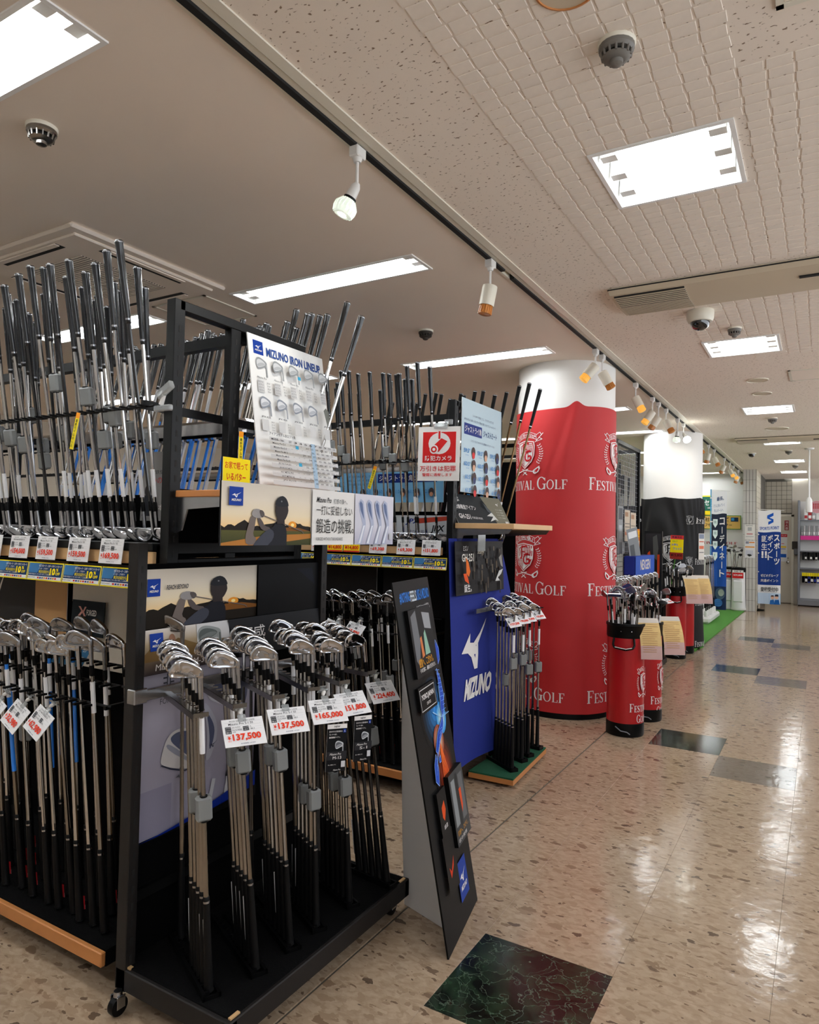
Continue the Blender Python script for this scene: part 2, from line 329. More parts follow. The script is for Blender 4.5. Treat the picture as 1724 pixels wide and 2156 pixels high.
b = MB('ivory'); b.box(-1.40, -1.36, -1.2, 17.9, CEIL - 0.006, CEIL + 0.03); b.box(-1.47, -1.455, -1.2, 17.9, CEIL - 0.006, CEIL + 0.03); b.box(-1.455, -1.40, -1.2, 17.9, CEIL + 0.02, CEIL + 0.03)
trim = struct('trim_1', b, 'pale ceiling strip between the two ceilings carrying the lamp track')
b = MB('dark_slot'); 
for y0, y1 in ((-1.2, 1.985), (2.03, 3.145), (3.19, 3.33), (3.45, 5.06), (5.11, 6.3), (6.38, 8.8), (8.9, 15.9)): b.box(-1.452, -1.428, y0, y1, CEIL - 0.012, CEIL + 0.018)
b.box(-1.4285, -1.405, -3, 15.9, CEIL - 0.002, CEIL + 0.018, 'ivory')
link('lamp_track', b.mesh('lamp_track'), trim)
# embossed bricks in the ceiling: nearest ones singly, the rest joined
bricks = []
for j in range(int((6.4 - 0.9) / 0.052)):
    y = 0.9 + j * 0.052
    for i in range(26):
        x = -0.96 + i * 0.074 + (0.0 if j % 2 else 0.004)
        if any(h[0] - 0.02 < x + 0.037 < h[1] + 0.02 and h[2] - 0.02 < y + 0.026 < h[3] + 0.02 for h in FR): continue
        if (-1.06 < x + 0.07 and x < 0.04 and 3.84 < y + .03 < 4.36) or (x > -0.24 and y < 2.17) or x > 0.75: continue
        if y > 4.4 and x < -0.96 + (y - 4.4) * 0.13 + .12: continue
        if y > 5.9 - 0.3 * R_.random(): continue
        bricks.append((x, y))
bm_v = []
for k in range(4):
    b = MB('brick_white'); q = [R_.uniform(0.0005, 0.0045) for _ in range(4)]
    top = [(q[0], q[1], -0.0021), (0.0695 - q[2], q[3], -0.0021), (0.069 - q[3], 0.048 - q[0], -0.0021), (q[1], 0.048 - q[2], -0.0021)]
    bot = [(x + (-.0012 if x < .03 else .0012), y + (-.0012 if y < .02 else .0012), 0.001) for x, y, z in top]
    b.add(top + bot, [(0, 1, 2, 3), (0, 1, 5, 4), (1, 2, 6, 5), (2, 3, 7, 6), (3, 0, 4, 7)]); bm_v.append(b.mesh('brick', 0))
bricks.sort(key=lambda p: (p[0] + 0.4) ** 2 * 0.6 + (p[1] - 1.9) ** 2)
for x, y in bricks[:290]: link('brick', R_.choice(bm_v), cr, Matrix.Translation((x, y, CEIL)))
b = MB('brick_white')
for x, y in bricks[290:]:
    q = R_.choice(bm_v); b.add([(v.co.x + x, v.co.y + y, v.co.z + CEIL) for v in q.vertices], [tuple(p.vertices) for p in q.polygons])
o = link('brick_field', b.mesh('brick_field', 0), cr); o['kind'] = 'stuff'

# walls
def wall(name, *bx, m='wall_paint', label=None): b = MB(m); b.box(*bx); return struct(name, b, label)
wall('wall_left', -9.1, -9, -3, 19.6, 0, CEIL + .2)
wall('wall_back', -1.22, 4.2, 17.95, 18.05, 0, CEIL, label='beige back wall at the end of the aisle')
wall('wall_corner', -9, -1.34, 16.3, 16.42, 0, CEIL, m='wall_white', label='white wall behind the golf bag corner')

wall('shade_wall_right', 1.75, 1.85, -1.2, 17.9, 0, 1.35, m='grey_tile'); wall('shade_wall_front', -9, 1.75, -1.6, -1.5, 0, CEIL, m='grey_tile')  # unseen walls added to darken the lower shop and the metal reflections

# ------------------------------------------------------------------ light fittings
def fitting(i, h, tubes, label, group):
    x0, x1, y0, y1 = h; D = 0.085
    o = thing('ceiling_light', label, 'ceiling light', ((x0 + x1) / 2, (y0 + y1) / 2, CEIL), group); hx, hy = (x1 - x0) / 2, (y1 - y0) / 2
    b = MB('fixture_white')
    b.add([(-hx, -hy, 0), (hx, -hy, 0), (hx, hy, 0), (-hx, hy, 0), (-hx + .012, -hy + .012, D), (hx - .012, -hy + .012, D), (hx - .012, hy - .012, D), (-hx + .012, hy - .012, D)], [(4, 5, 6, 7), (0, 1, 5, 4), (1, 2, 6, 5), (2, 3, 7, 6), (3, 0, 4, 7)])
    link('housing', b.mesh('housing', 0), o)
    b = MB('fixture_white'); w = 0.016
    for q in ((-hx - w, hx + w, -hy - w, -hy), (-hx - w, hx + w, hy, hy + w), (-hx - w, -hx, -hy, hy), (hx, hx + w, -hy, hy)): b.box(*q, -0.006, 0.003)
    link('rim', b.mesh('rim', 0), o)
    for k in range(tubes):
        y = -hy + (k + .5) * 2 * hy / tubes
        b = MB('tube'); T = Matrix.Translation((-hx + .07, y, 0.036)) @ Matrix.Rotation(math.pi / 2, 4, 'Y'); b.lathe([(0.016, 0), (0.016, 2 * hx - .14)], 8, T); link('tube', b.mesh('tube'), o)
        for s in (-1, 1): b = MB('white_plastic'); b.box(s * (hx - .042) - .028, s * (hx - .042) + .028, y - .022, y + .022, 0.012, D); link('lamp_holder', b.mesh('lamp_holder', 0), o)
for i, h in enumerate(sorted(FR, key=lambda h: h[2])):
    vis = i - 1
    fitting(i, h, 3, 'square recessed ceiling light over the aisle, ' + (ORD[i] + ' from the camera' if i > 0 else 'behind the camera'), 'square lights in a line above the aisle')
for i, h in enumerate(FL):
    row = {-1.775: 0, -1.76: 0, -1.8: 0, -1.78: 0}.get(h[1], 1 if h[1] > -4 else 2)
    yi = sorted({q[2] for q in FL}).index(h[2])
    fitting(i, h, 2, 'long twin tube ceiling light ' + ('beside the lamp track' if row == 0 else 'over the rack middles' if row == 1 else 'over the hidden rack ends') + ', ' + ORD[yi + 1] + ' down the shop', 'long twin tube lights above the racks')

# smoke detectors, dome camera, speakers, air conditioners
def detector(p, label, r=0.05, m='grey_detector'):
    o = thing('smoke_detector', label, 'smoke detector', p, 'detectors on the ceiling'); b = MB('ivory'); b.lathe([(r * 1.05, 0), (r * 1.05, -.008), (r, -.012)], 20); b.obj('base', o)
    b = MB(m); b.lathe([(r * .98, -.012), (r * .98, -.022), (r * .85, -.03)], 20); b.lathe([(r * .8, -.042), (r * .62, -.05), (r * .42, -.052)], 20); b.lathe([(r * .38, -.05), (r * .36, -.062), (r * .2, -.066)], 14); b.obj('body', o)
    b = MB(m); b.lathe([(r * .6, -.028), (r * .6, -.045)], 16, None, 'dark_slot')
    for k in range(14):
        a = k * 6.283 / 14; b.cyl((r * .84 * math.cos(a), r * .84 * math.sin(a), -.026), (r * .77 * math.cos(a), r * .77 * math.sin(a), -.044), .0035, n=6)
    b.obj('vent_cage', o)
detector((-0.5, 1.925, CEIL), 'grey smoke detector on the brick embossed ceiling before the first aisle light')
detector((-2.344, 1.38, CEIL), 'brownish smoke detector on smooth ceiling near the top corner light', m='dark_chrome')
detector((-2.343, 4.108, CEIL), 'dark smoke detector on smooth ceiling above the second rack', m='dark_grille')
detector((-0.499, 4.963, CEIL), 'small smoke detector between the dome camera and second aisle light', 0.042)
detector((-0.49, 8.867, CEIL), 'small round detector just beyond the third aisle light', 0.05)
detector((-0.45, 12.2, CEIL), 'small round detector just beyond the fourth aisle light', 0.05); detector((-0.43, 14.6, CEIL), 'small round detector just beyond the fifth aisle light', 0.05)
o = thing('dome_camera', 'white dome security camera with smoked glass under the aisle ceiling', 'security camera', (-0.644, 4.505, CEIL)); b = MB('ivory'); b.lathe([(.078, 0), (.08, -.012), (.078, -.05), (.068, -.068), (.055, -.07)], 28); b.obj('housing', o)
b = MB('dome_glass'); b.lathe([(.057 * math.cos(a), -.068 - .052 * math.sin(a)) for a in [k * math.pi / 16 for k in range(9)]], 24); b.obj('dome', o)
def speaker(p, r, label, ring='ivory'):
    o = thing('ceiling_speaker', label, 'speaker', p, 'round ceiling speakers'); b = MB(ring); b.lathe([(r, 0), (r, -.006), (r * .93, -.008), (r * .92, -.003)], 32, None, None, False); b.obj('rim', o)
    b = MB('cream_metal'); b.lathe([(r * .925, -.004), (r * .3, -.005), (0.001, -.005)], 32); b.obj('grille', o)
speaker((-0.557, 1.655, CEIL), 0.083, 'round brown speaker with golden rim cut by the top edge', 'wood_edge'); speaker((-0.489, 6.692, CEIL), 0.09, 'round white speaker beyond the second aisle light'); speaker((-0.494, 7.324, CEIL), 0.085, 'round white speaker before the third aisle light'); speaker((-0.485, 9.728, CEIL), 0.13, 'larger round speaker before the second air conditioner')
def aircon(y0, y1, x1, label):
    o = thing('air_conditioner', label, 'air conditioner', (-1.035, y0, CEIL), 'long ceiling air conditioners'); w = x1 + 1.035; d = y1 - y0; b = MB('cream_metal')
    prof = [(0, 0), (0, -.012), (.03, -.03), (d * .45, -.045), (d - .03, -.03), (d, -.012), (d, 0)]
    vs = [(x, y, z) for x in (0, w) for y, z in prof]; n = len(prof); b.add(vs, [(i, i + 1, n + i + 1, n + i) for i in range(n - 1)] + [tuple(range(n)), tuple(range(n, 2 * n))]); b.obj('casing', o, 20)
    for xa, xb in ((.02, w * .27), (w * .73, w - .02)):
        g = MB('dark_slot'); sl = MB('cream_metal')
        def zz(y): return -.03 - .015 * (1 - abs(y - d * .45) / (d * .45)) 
        for k in range(15):
            y = .05 + k * (d - .09) / 15; h = (d - .09) / 15
            g.box(xa, xb, y, y + h * .55, zz(y + h * .3) - .0035, zz(y) + .002)
            sl.box(xa, xb, y + h * .55, y + h, zz(y + h * .8) - .006, zz(y) + .002)
        g.obj('grille_gap', o, 0); gs = sl.obj('grille_slats', o, 0); gs['kind'] = 'stuff'
    b = MB('dark_slot'); b.box(w * .64, w * .71, d * .3, d * .36, -.046, -.03); b.obj('display_window', o, 0)
    b = MB('dark_slot'); b.box(-.004, w, -.004, .006, -.012, -.006); b.obj('shadow_gap', o, 0)
aircon(3.87, 4.33, 0.42, 'long cream ceiling air conditioner with two slatted grilles above aisle'); aircon(10.44, 10.95, 0.42, 'second long cream air conditioner further down the aisle')
o = thing('air_conditioner', 'square four way cassette air conditioner in the ceiling above the near rack', 'air conditioner', (-3.42, 2.36, CEIL)); b = MB('ceiling_smooth')
b.box(-.48, .48, -.48, .48, -.022, 0, None, .012); b.box(-.43, .43, -.43, .43, -.034, -.02, None, .012); b.obj('panel', o)
for k in range(4):
    g = MB('dark_slot'); T = Matrix.Rotation(k * math.pi / 2, 4, 'Z'); g.box(-.25, .25, .355, .405, -.0352, -.03, None, 0, T); g.obj('outlet', o, 0)
    g = MB('ceiling_smooth'); g.box(-.245, .245, .383, .41, -.039, -.033, None, 0, T); g.obj('louvre', o, 0)
g = MB('dark_grille'); g.box(-.23, .23, -.26, .26, -.0355, -.03); g.obj('intake', o, 0); g = MB('ceiling_smooth')
for k in range(30): g.box(-.23, .23, -.26 + k * .52 / 30, -.26 + k * .52 / 30 + .009, -.038, -.034)
g = g.obj('intake_slats', o, 0); g['kind'] = 'stuff'
def hatch(name, x0, x1, y0, y1, label):
    o = thing(name, label, 'ceiling hatch', (x0, y0, CEIL)); b = MB('ivory'); w, d = x1 - x0, y1 - y0
    for q in ((0, w, 0, .018), (0, w, d - .018, d), (0, .018, 0, d), (w - .018, w, 0, d)): b.box(*q, -.006, 0)
    b.obj('frame', o, 0); b = MB('ceiling_smooth'); b.box(.02, w - .02, .02, d - .02, -.003, 0); b.obj('lid', o, 0)
hatch('ceiling_hatch', -3.62, -3.16, 2.875, 3.325, 'square access hatch in the smooth ceiling behind the cassette air conditioner')
hatch('ceiling_hatch', -0.245, 0.25, 6.42, 6.85, 'square access hatch in the aisle ceiling near the second light')
hatch('ceiling_hatch', -0.107, 0.36, 1.54, 2.0, 'square access hatch in the aisle ceiling at the top edge')
o = thing('ceiling_camera', 'tiny dark dome camera on the far ceiling beside the light row', 'security camera', (-0.98, 12.4, CEIL)); b = MB('dome_glass'); b.lathe([(.05, 0), (.05, -.03), (.035, -.055), (.01, -.065)], 14); b.obj('dome', o); b = MB('ivory'); b.lathe([(.065, 0), (.065, -.012), (.05, -.014)], 16); b.obj('base', o)

# track spotlights
def spot(i, y, kind, ang, drop, tilt, label):
    o = thing('track_spotlight', label, 'spotlight', (-1.44, y, CEIL - .012), 'spotlights along the ceiling track'); b = MB('white_plastic')
    b.box(-.02, .02, -.028, .028, -.035, 0.004, None, .004); b.lathe([(.013, -.05), (.018, -.035)], 10); b.obj('track_adapter', o)
    b = MB('white_plastic'); b.cyl((0, 0, -.045), (0, 0, -drop), .006, n=8); b.obj('stem', o)
    D = Vector((math.sin(tilt) * math.cos(ang), math.sin(tilt) * math.sin(ang), -math.cos(tilt))); P = Vector((0, 0, -drop))
    Q = D.to_track_quat('Z', 'Y').to_matrix().to_4x4(); Q.translation = P
    if kind == 'bulb' or kind == 'lit':
        b = MB('white_plastic'); b.lathe([(.01, -.005), (.018, .01), (.021, .055)], 12, Q); b.obj('socket', o); b = MB('black_plastic'); b.lathe([(.024, .053), (.024, .063)], 12, Q); b.obj('collar', o)
        b = MB('bulb_lit' if kind == 'lit' else 'bulb_white'); n = 18
        b.lathe([(.024, .062), (.04, .085), (.041, .1), (.036, .118), (.03, .122), (.012, .12)], n, Q)
        for k in range(n):
            a = 6.283 * k / n; c, s_ = math.cos(a), math.sin(a); b.tube([Q @ Vector((.026 * c, .026 * s_, .064)), Q @ Vector((.041 * c, .041 * s_, .086)), Q @ Vector((.042 * c, .042 * s_, .1)), Q @ Vector((.036 * c, .036 * s_, .119))], .0025, 4)
        b.obj('bulb', o)
        b = MB('bulb_lit'); b.lathe([(.025 if kind == 'lit' else .014, .1225), (.012, .1235), (.001, .1235)], 14, Q); b.obj('lens', o)
    else:
        b = MB('ivory'); b.lathe([(.012, -.008), (.037, -.002), (.038, .012), (.038, .1), (.034, .1), (.034, .02)], 20, Q); b.obj('shade', o)
        b = MB('bulb_glow' if kind == 'glow' else 'bulb_amber'); n = 18; b.lathe([(.026, .03), (.03, .1), (.033, .142), (.02, .147)], n, Q)
        for k in range(n):
            a = 6.283 * k / n; c, s_ = math.cos(a), math.sin(a); b.cyl(Q @ Vector((.03 * c, .03 * s_, .1)), Q @ Vector((.033 * c, .033 * s_, .14)), .003, .003, 4)
        b.obj('bulb', o)
SP = [(2.005, 'bulb', 3.6, .13, .45, 'white track spotlight with a lit ribbed glass bulb, first on the track'), (3.17, 'shade', 3.6, .13, .18, 'white cylinder spotlight with amber bulb, second on the track'),
      (5.06, 'glow', 3.7, .12, .7, 'cylinder spotlight with glowing amber bulb before the red column'), (5.24, 'shade', .6, .13, .55, 'cylinder spotlight turned away, beside the glowing one at the red column'),
      (6.34, 'glow', -.3, .13, .5, 'cylinder spotlight just past the red column'), (7.06, 'glow', 3.6, .14, .6, 'tilted spotlight, fourth before the black column'), (7.35, 'shade', 3.4, .15, .55, 'tilted spotlight, third before the black column'), (7.75, 'shade', -.3, .13, .5, 'tilted spotlight, second before the black column'),
      (8.44, 'bulb', 3.0, .15, .1, 'hanging ribbed bulb lamp before the black column'), (8.83, 'lit', -.5, .12, .6, 'brightly lit ribbed bulb spotlight in front of the black column'), (9.78, 'shade', 3.6, .12, .6, 'amber spotlight, first past the bright bulb'), (9.95, 'shade', -.3, .12, .5, 'amber spotlight, second past the bright bulb'),
      (10.99, 'shade', 3.1, .13, .2, 'amber spotlight, third past the bright bulb'), (11.6, 'shade', -.3, .13, .5, 'amber spotlight, fourth past the bright bulb'), (12.9, 'shade', 3.4, .13, .4, 'amber spotlight, fifth past the bright bulb'), (13.7, 'glow', -.3, .13, .5, 'amber spotlight, sixth past the bright bulb'), (14.3, 'glow', -.3, .13, .55, 'amber spotlight, seventh past the bright bulb'), (15.2, 'shade', 3.3, .13, .4, 'amber spotlight, last but one on the track'), (15.5, 'shade', -.2, .13, .4, 'amber spotlight, last on the track')]
for i, q in enumerate(SP): spot(i, *q)
def lamp(name, p, d, e, ang, blend=.6, col=(1, .97, .9)):
    l = bpy.data.lights.new(name, 'SPOT'); l.energy = e; l.spot_size = ang; l.spot_blend = blend; l.color = col; l.shadow_soft_size = .03
    o = bpy.data.objects.new(name, l); COL.objects.link(o); o.location = p; o.rotation_euler = (-Vector(d)).to_track_quat('Z', 'Y').to_euler()
lamp('bulb_light', (-1.39, 8.72, 2.56), (-.35, 1.1, -.55), 14, 1.3); lamp('bulb_light', (-1.47, 1.97, 2.545), (-.6, -.3, -1), 6, 1.4)

# ------------------------------------------------------------------ round columns with printed cloth
def serif(s, t, x, y, w, h, col, pw=None, ph=None):
    """small-capital serif lettering drawn stroke by stroke"""
    adv = dict(F=.62, E=.64, S=.56, T=.66, I=.34, V=.74, A=.76, L=.62, G=.78, O=.82); tot = 0; ly = []
    for i, ch in enumerate(t):
        if ch == ' ': tot += .22; continue
        k = 1.0 if (i == 0 or t[i - 1] == ' ') else .76
        ly.append((ch, tot, k)); tot += adv[ch] * k + .05
    sx = w / tot
    for ch, px, k in ly:
        H = h * k; y0 = y + h - H; aw = adv[ch] * k * sx; X = x + px * sx; st = .15 * k * sx; th = .055 * H; y1 = y + h
        def R(a, b, c, d): s.poly([(X + a * aw, y0 + b * H), (X + c * aw, y0 + b * H), (X + c * aw, y0 + d * H), (X + a * aw, y0 + d * H)], col, True)
        s.lay += 1; q = st / aw
        if ch in 'FEL':
            R(.18, 0, .18 + q, 1); R(.06, 0, .4, .05); R(.06, .95, .5 if ch == 'F' else .98, 1)
            if ch in 'FE': R(.18, 0, .95, .06); R(.9, 0, .98, .24); R(.18, .46, .72, .52); R(.68, .38, .74, .6)
            if ch in 'EL': R(.92, .74, 1.0, 1)
        elif ch == 'I': R(.5 - q / 2, 0, .5 + q / 2, 1); R(.15, 0, .85, .05); R(.15, .95, .85, 1)
        elif ch == 'T': R(.5 - q / 2, 0, .5 + q / 2, 1); R(0.02, 0, .98, .06); R(0.02, 0, .09, .24); R(.91, 0, .98, .24); R(.28, .95, .72, 1)
        elif ch in 'VA':
            f = (lambda v: v) if ch == 'V' else (lambda v: 1 - v)
            P = lambda a, b: (X + a * aw, y0 + f(b) * H)
            big, sm = ((.1, .14), (.9, .055)) if ch == 'V' else ((.9, .14), (.1, .055))
            for c, ww in (big, sm): s.poly([P(c - ww, 0), P(c + ww, 0), P(.5 + ww * .8, 1), P(.5 - ww * .8, 1)], col, True)
            for c in (.1, .9): s.poly([P(c - .2 + (.06 if c < .5 else -.02), 0), P(c + .2 - (0.02 if c < .5 else .06), 0), P(c + .2 - (.02 if c < .5 else .06), .05), P(c - .2 + (.06 if c < .5 else -.02), .05)], col, True)
            if ch == 'A': R(.28, .62, .74, .67)
        elif ch in 'OGS':
            if ch == 'S':
                pts = [(.86, .2), (.78, .06), (.5, .02), (.24, .09), (.16, .24), (.24, .38), (.5, .5), (.76, .62), (.84, .77), (.74, .92), (.5, .98), (.22, .94), (.12, .78)]; ws = [.05, .05, .06, .1, .13, .16, .18, .16, .13, .1, .06, .05, .05]
                ax, ay = (pw or w) / w * aw, (ph or h) / h * H; ed = []
                for i, p in enumerate(pts):
                    a, c = pts[max(0, i - 1)], pts[min(len(pts) - 1, i + 1)]; dx, dy = (c[0] - a[0]) * ax, (c[1] - a[1]) * ay; L = math.hypot(dx, dy) or 1; hw = ws[min(i, 12)] * ay * .5
                    ed.append(((p[0] - dy / L * hw / ax, p[1] + dx / L * hw / ay), (p[0] + dy / L * hw / ax, p[1] - dx / L * hw / ay)))
                for (a, c), (d, e) in zip(ed, ed[1:]): s.poly([(X + q[0] * aw, y0 + q[1] * H) for q in (a, d, e, c)], col, True)
                R(.8, .02, .88, .26); R(.1, .74, .18, .98)
            else:
                a0, a1 = (0, 6.2832) if ch == 'O' else (.75, 5.6); n = 26; o_, i_ = [], []
                for j in range(n + 1):
                    a = a0 + (a1 - a0) * j / n; o_.append((X + (.5 + .5 * math.cos(a)) * aw, y0 + (.5 + .52 * math.sin(a)) * H)); i_.append((X + (.5 + (.5 - .17) * math.cos(a)) * aw, y0 + (.5 + .46 * math.sin(a)) * H))
                for j in range(n): s.poly([o_[j], o_[j + 1], i_[j + 1], i_[j]], col, True)
                if ch == 'G': R(.74, .56, .92, .98); R(.62, .54, 1.0, .59); R(.84, .06, .91, .3)
def crest(s, x, y, w, h, fg, bg):
    P = lambda a, b: (x + a * w, y + b * h)
    # ribbon
    arc = [P(.2 + .6 * i / 10, .075 - .075 * math.sin(math.pi * i / 10)) for i in range(11)]; arc2 = [P(.2 + .6 * i / 10, .2 - .07 * math.sin(math.pi * i / 10)) for i in range(11)]
    s.lay += 1
    for i in range(10): s.poly([arc[i], arc[i + 1], arc2[i + 1], arc2[i]], fg, True)
    s.lay += 1
    for i in range(10): s.poly([(p[0], p[1] + .013 * h) for p in arc[i:i + 2]] + [(p[0], p[1] - .013 * h) for p in arc2[i:i + 2][::-1]], bg, True)
    for i, ch in enumerate('FESTIVAL GOLF'):
        if ch != ' ': u = .25 + .5 * i / 12; s.text(ch, x + (u - .016) * w, y + h * (.125 - .072 * math.sin(math.pi * (u - .2) / .6) - .025 + .006), .032 * w, .075 * h if ch not in 'FG' else .082 * h, fg, .02)
    for sg in (-1, 1):
        f = lambda a, b: P(.5 + sg * (a - .5), b)
        s.line([f(.8, .1), f(.9, .04), f(.94, .1), f(.88, .16), f(.96, .2), f(.82, .24), f(.8, .1)], .014 * h, fg)
        s.line([f(.78, .26), f(.98, .06)], .016 * h, fg)
        for k in range(9):
            a = -.55 + k * .155; cx, cy = .5 + .44 * math.cos(a * .9), .52 + .34 * math.sin(a) ; d = a * .9 + 1.57
            for o_ in (-.5, .5):
                dx, dy = math.cos(d + 1.1 * o_ * 2 - 3.14), math.sin(d + 1.1 * o_ * 2 - 3.14); c = (cx + dx * .028, cy + dy * .026)
                s.poly([f(c[0] - dx * .03, c[1] - dy * .03), f(c[0] + dy * .014, c[1] - dx * .012), f(c[0] + dx * .034, c[1] + dy * .034), f(c[0] - dy * .014, c[1] + dx * .012)], fg)
        s.line([f(.4, .86), f(.78, .93)], .02 * h, fg); s.poly([f(.74, .9), f(.8, .86), f(.9, .8), f(.92, .86), f(.88, .94), f(.8, .98), f(.75, .96)], fg); s.poly([f(.79, .9), f(.88, .84), f(.885, .88), f(.85, .935), f(.79, .95)], bg)
        s.line([f(.46, .92), f(.58, .99)], .022 * h, fg)
    sh = [(.24, .24), (.5, .2), (.76, .24), (.78, .34), (.77, .55), (.7, .7), (.5, .85), (.3, .7), (.23, .55), (.22, .34)]
    s.poly([P(*p) for p in sh], fg); s.poly([P(.5 + (a - .5) * .91, .52 + (b - .52) * .93) for a, b in sh], bg); inn = [(.5 + (a - .5) * .83, .52 + (b - .52) * .87) for a, b in sh]; s.poly([P(*p) for p in inn], fg)
    for k in range(9): s.line([P(.5, .3 + k * .022), P(.71, .3 + k * .022)], .009 * h, bg)
    for k in range(9): s.line([P(.33 + k * .004, .56 + k * .026), P(.49, .56 + k * .026)], .009 * h, bg)
    for pts, wd in (([(.5, .3), (.46, .27), (.44, .32), (.45, .52), (.4, .56)], .05), ([(.42, .3), (.34, .34), (.38, .4), (.36, .5)], .02), ([(.46, .29), (.6, .27), (.62, .3)], .035), ([(.45, .4), (.56, .4)], .025)): s.line([P(*p) for p in pts], wd * h, bg)
    for pts, wd in (([(.66, .44), (.56, .46), (.51, .54), (.52, .64), (.6, .68), (.68, .64), (.68, .56), (.6, .57)], .04), ([(.6, .46), (.6, .66)], .018), ([(.52, .46), (.7, .46)], .02)): s.line([P(*p) for p in pts], wd * h, bg)
RED, WHT, BLK = (186, 22, 30), (236, 232, 230), (16, 15, 18)
def column(c, r, ztop, zbot, cloth, rad, s, label, wlabel, name, ztab):
    o = thing('column', label, 'column', (c[0], c[1], 0)); b = MB('white_paint'); b.lathe([(r, 0.1), (r, CEIL + .05)], 64, None, None, False); b.obj('shaft', o)
    b = MB('black_plastic'); b.lathe([(r + .008, 0), (r + .008, .09), (r, .1)], 64, None, None, False); b.obj('base_band', o)
    w = thing(name, wlabel, 'banner', (c[0], c[1], 0)); b = MB(cloth); na, nz = 160, 60
    f0 = math.atan2(-c[1], -c[0])
    vs = []
    for j in range(nz + 1):
        for i in range(na): a = -math.pi + 2 * math.pi * i / na; z = zbot + (ztab(a) - zbot) * j / nz; R = rad(a, z); vs.append((R * math.cos(f0 + a), R * math.sin(f0 + a), z))
    fs = [(j * na + i, j * na + (i + 1) % na, (j + 1) * na + (i + 1) % na, (j + 1) * na + i) for j in range(nz) for i in range(na)]
    b.add(vs, fs); link('cloth', b.mesh('cloth', 80), w)
    def warp(x, y, l): a = x; R = rad(a, y) + (.0015 if cloth == 'red_cloth' else .004) + l * .00012; return (R * math.cos(f0 + a), R * math.sin(f0 + a), y)
    link('print', s.mesh('print', warp), w)
class Wrap(Sheet):
    """art laid on a cylinder: x is the angle (to the right), y the height (upwards)"""
    def place(s, draw, ang, ztop, wa, h):
        t = Sheet(1, 1); draw(t)
        for pts, fs, col, lay in t.it: s.it.append(([(ang + x * wa, ztop - y * h) for x, y in pts], fs, col, lay))
    def mesh(s, name, fn):
        new = []
        for pts, fs, col, lay in s.it:
            st = [[pts[f[0]], pts[f[k]], pts[f[k + 1]]] for f in fs for k in range(1, len(f) - 1)]; P, F = [], []
            while st:
                t = st.pop(); e = [(math.hypot(t[i][0] - t[(i + 1) % 3][0], t[i][1] - t[(i + 1) % 3][1]), i) for i in range(3)]; L, i = max(e)
                if L > .07: a, b, c = t[i], t[(i + 1) % 3], t[(i + 2) % 3]; m = ((a[0] + b[0]) / 2, (a[1] + b[1]) / 2); st += [[a, m, c], [m, b, c]]
                else: F.append((len(P), len(P) + 1, len(P) + 2)); P += t
            new.append((P, F, col, lay))
        s.it = new; return Sheet.mesh(s, name, fn)
def ga(x, s): return math.exp(-(x / s) ** 2)
def red_rad(a, z):
    t = max(0, min(1, (2.43 - z) / .9)); sd = math.radians
    r = .409 + .012 * ga(a - sd(11 - 26 * t), .09 + .06 * t) * (1 - abs(2 * t - .7) * .5) * (z > 1.4) - .004 * ga(a - sd(4 - 40 * t), .08)
    r += .008 * (1 / (1 + math.exp(-(a - sd(23)) * 60))) * (1 / (1 + math.exp((z - 1.0) * 9))) + .012 * max(0, .5 - z) ** 2
    return r + .0025 * math.sin(3 * a + 2.5 * z) + .002 * math.sin(7 * a - 3 * z) * t
s = Wrap(1, 1)
for k in (-1, 0, 1):
    ac = math.radians(-50 + 121 * k)
    for row in range(3):
        zt = 2.265 - row * .832
        s.place(lambda t: crest(t, 0, 0, 1, 1, WHT, RED), ac - .45, zt, .9, .355)
        s.place(lambda t: serif(t, 'FESTIVAL GOLF', 0, 0, 1, 1, WHT, .70, .098), math.radians(-95 + 121 * k), zt - .375, math.radians(98), .098)
column((-1.86, 5.681), .398, 0, .045, 'red_cloth', red_rad, s, 'thick round white plaster column behind the red banner', 'red cloth banner with white club crests wrapped around the near column', 'red_banner', lambda a: 2.44 + .045 * ga(a - .19, .12) - .025 * math.cos(a * 2 + 1.2) * .5)
def blk_rad(a, z):
    t = max(0, min(1, (1.96 - z) / .7))
    return .393 + .014 * math.sin(14 * (a + .5) ** 2 + 9 * (z - 1.5)) * ga(z - 1.72, .28) + .006 * math.sin(5 * a + 6 * z) * t + .02 * max(0, .4 - z)
s = Wrap(1, 1)
for row in range(4):
    zt = 1.72 - row * .53
    s.place(lambda t: crest(t, 0, 0, 1, 1, (190, 190, 190), BLK), .42, zt, .27, .12); s.place(lambda t: serif(t, 'FESTIVAL GOLF', 0, 0, 1, 1, (215, 212, 210), .39, .075), .8, zt - .028, 1.0, .075)
s.place(lambda t: crest(t, 0, 0, 1, 1, (225, 225, 225), BLK), -.5, 1.45, .85, .4)
column((-1.736, 9.844), .373, 0, .06, 'black_cloth', blk_rad, s, 'thick round white column behind the black banner', 'black cloth banner with small white crests draped round the second column', 'black_banner', lambda a: 1.955 - .022 * abs(math.sin(2.5 * a + .6)))

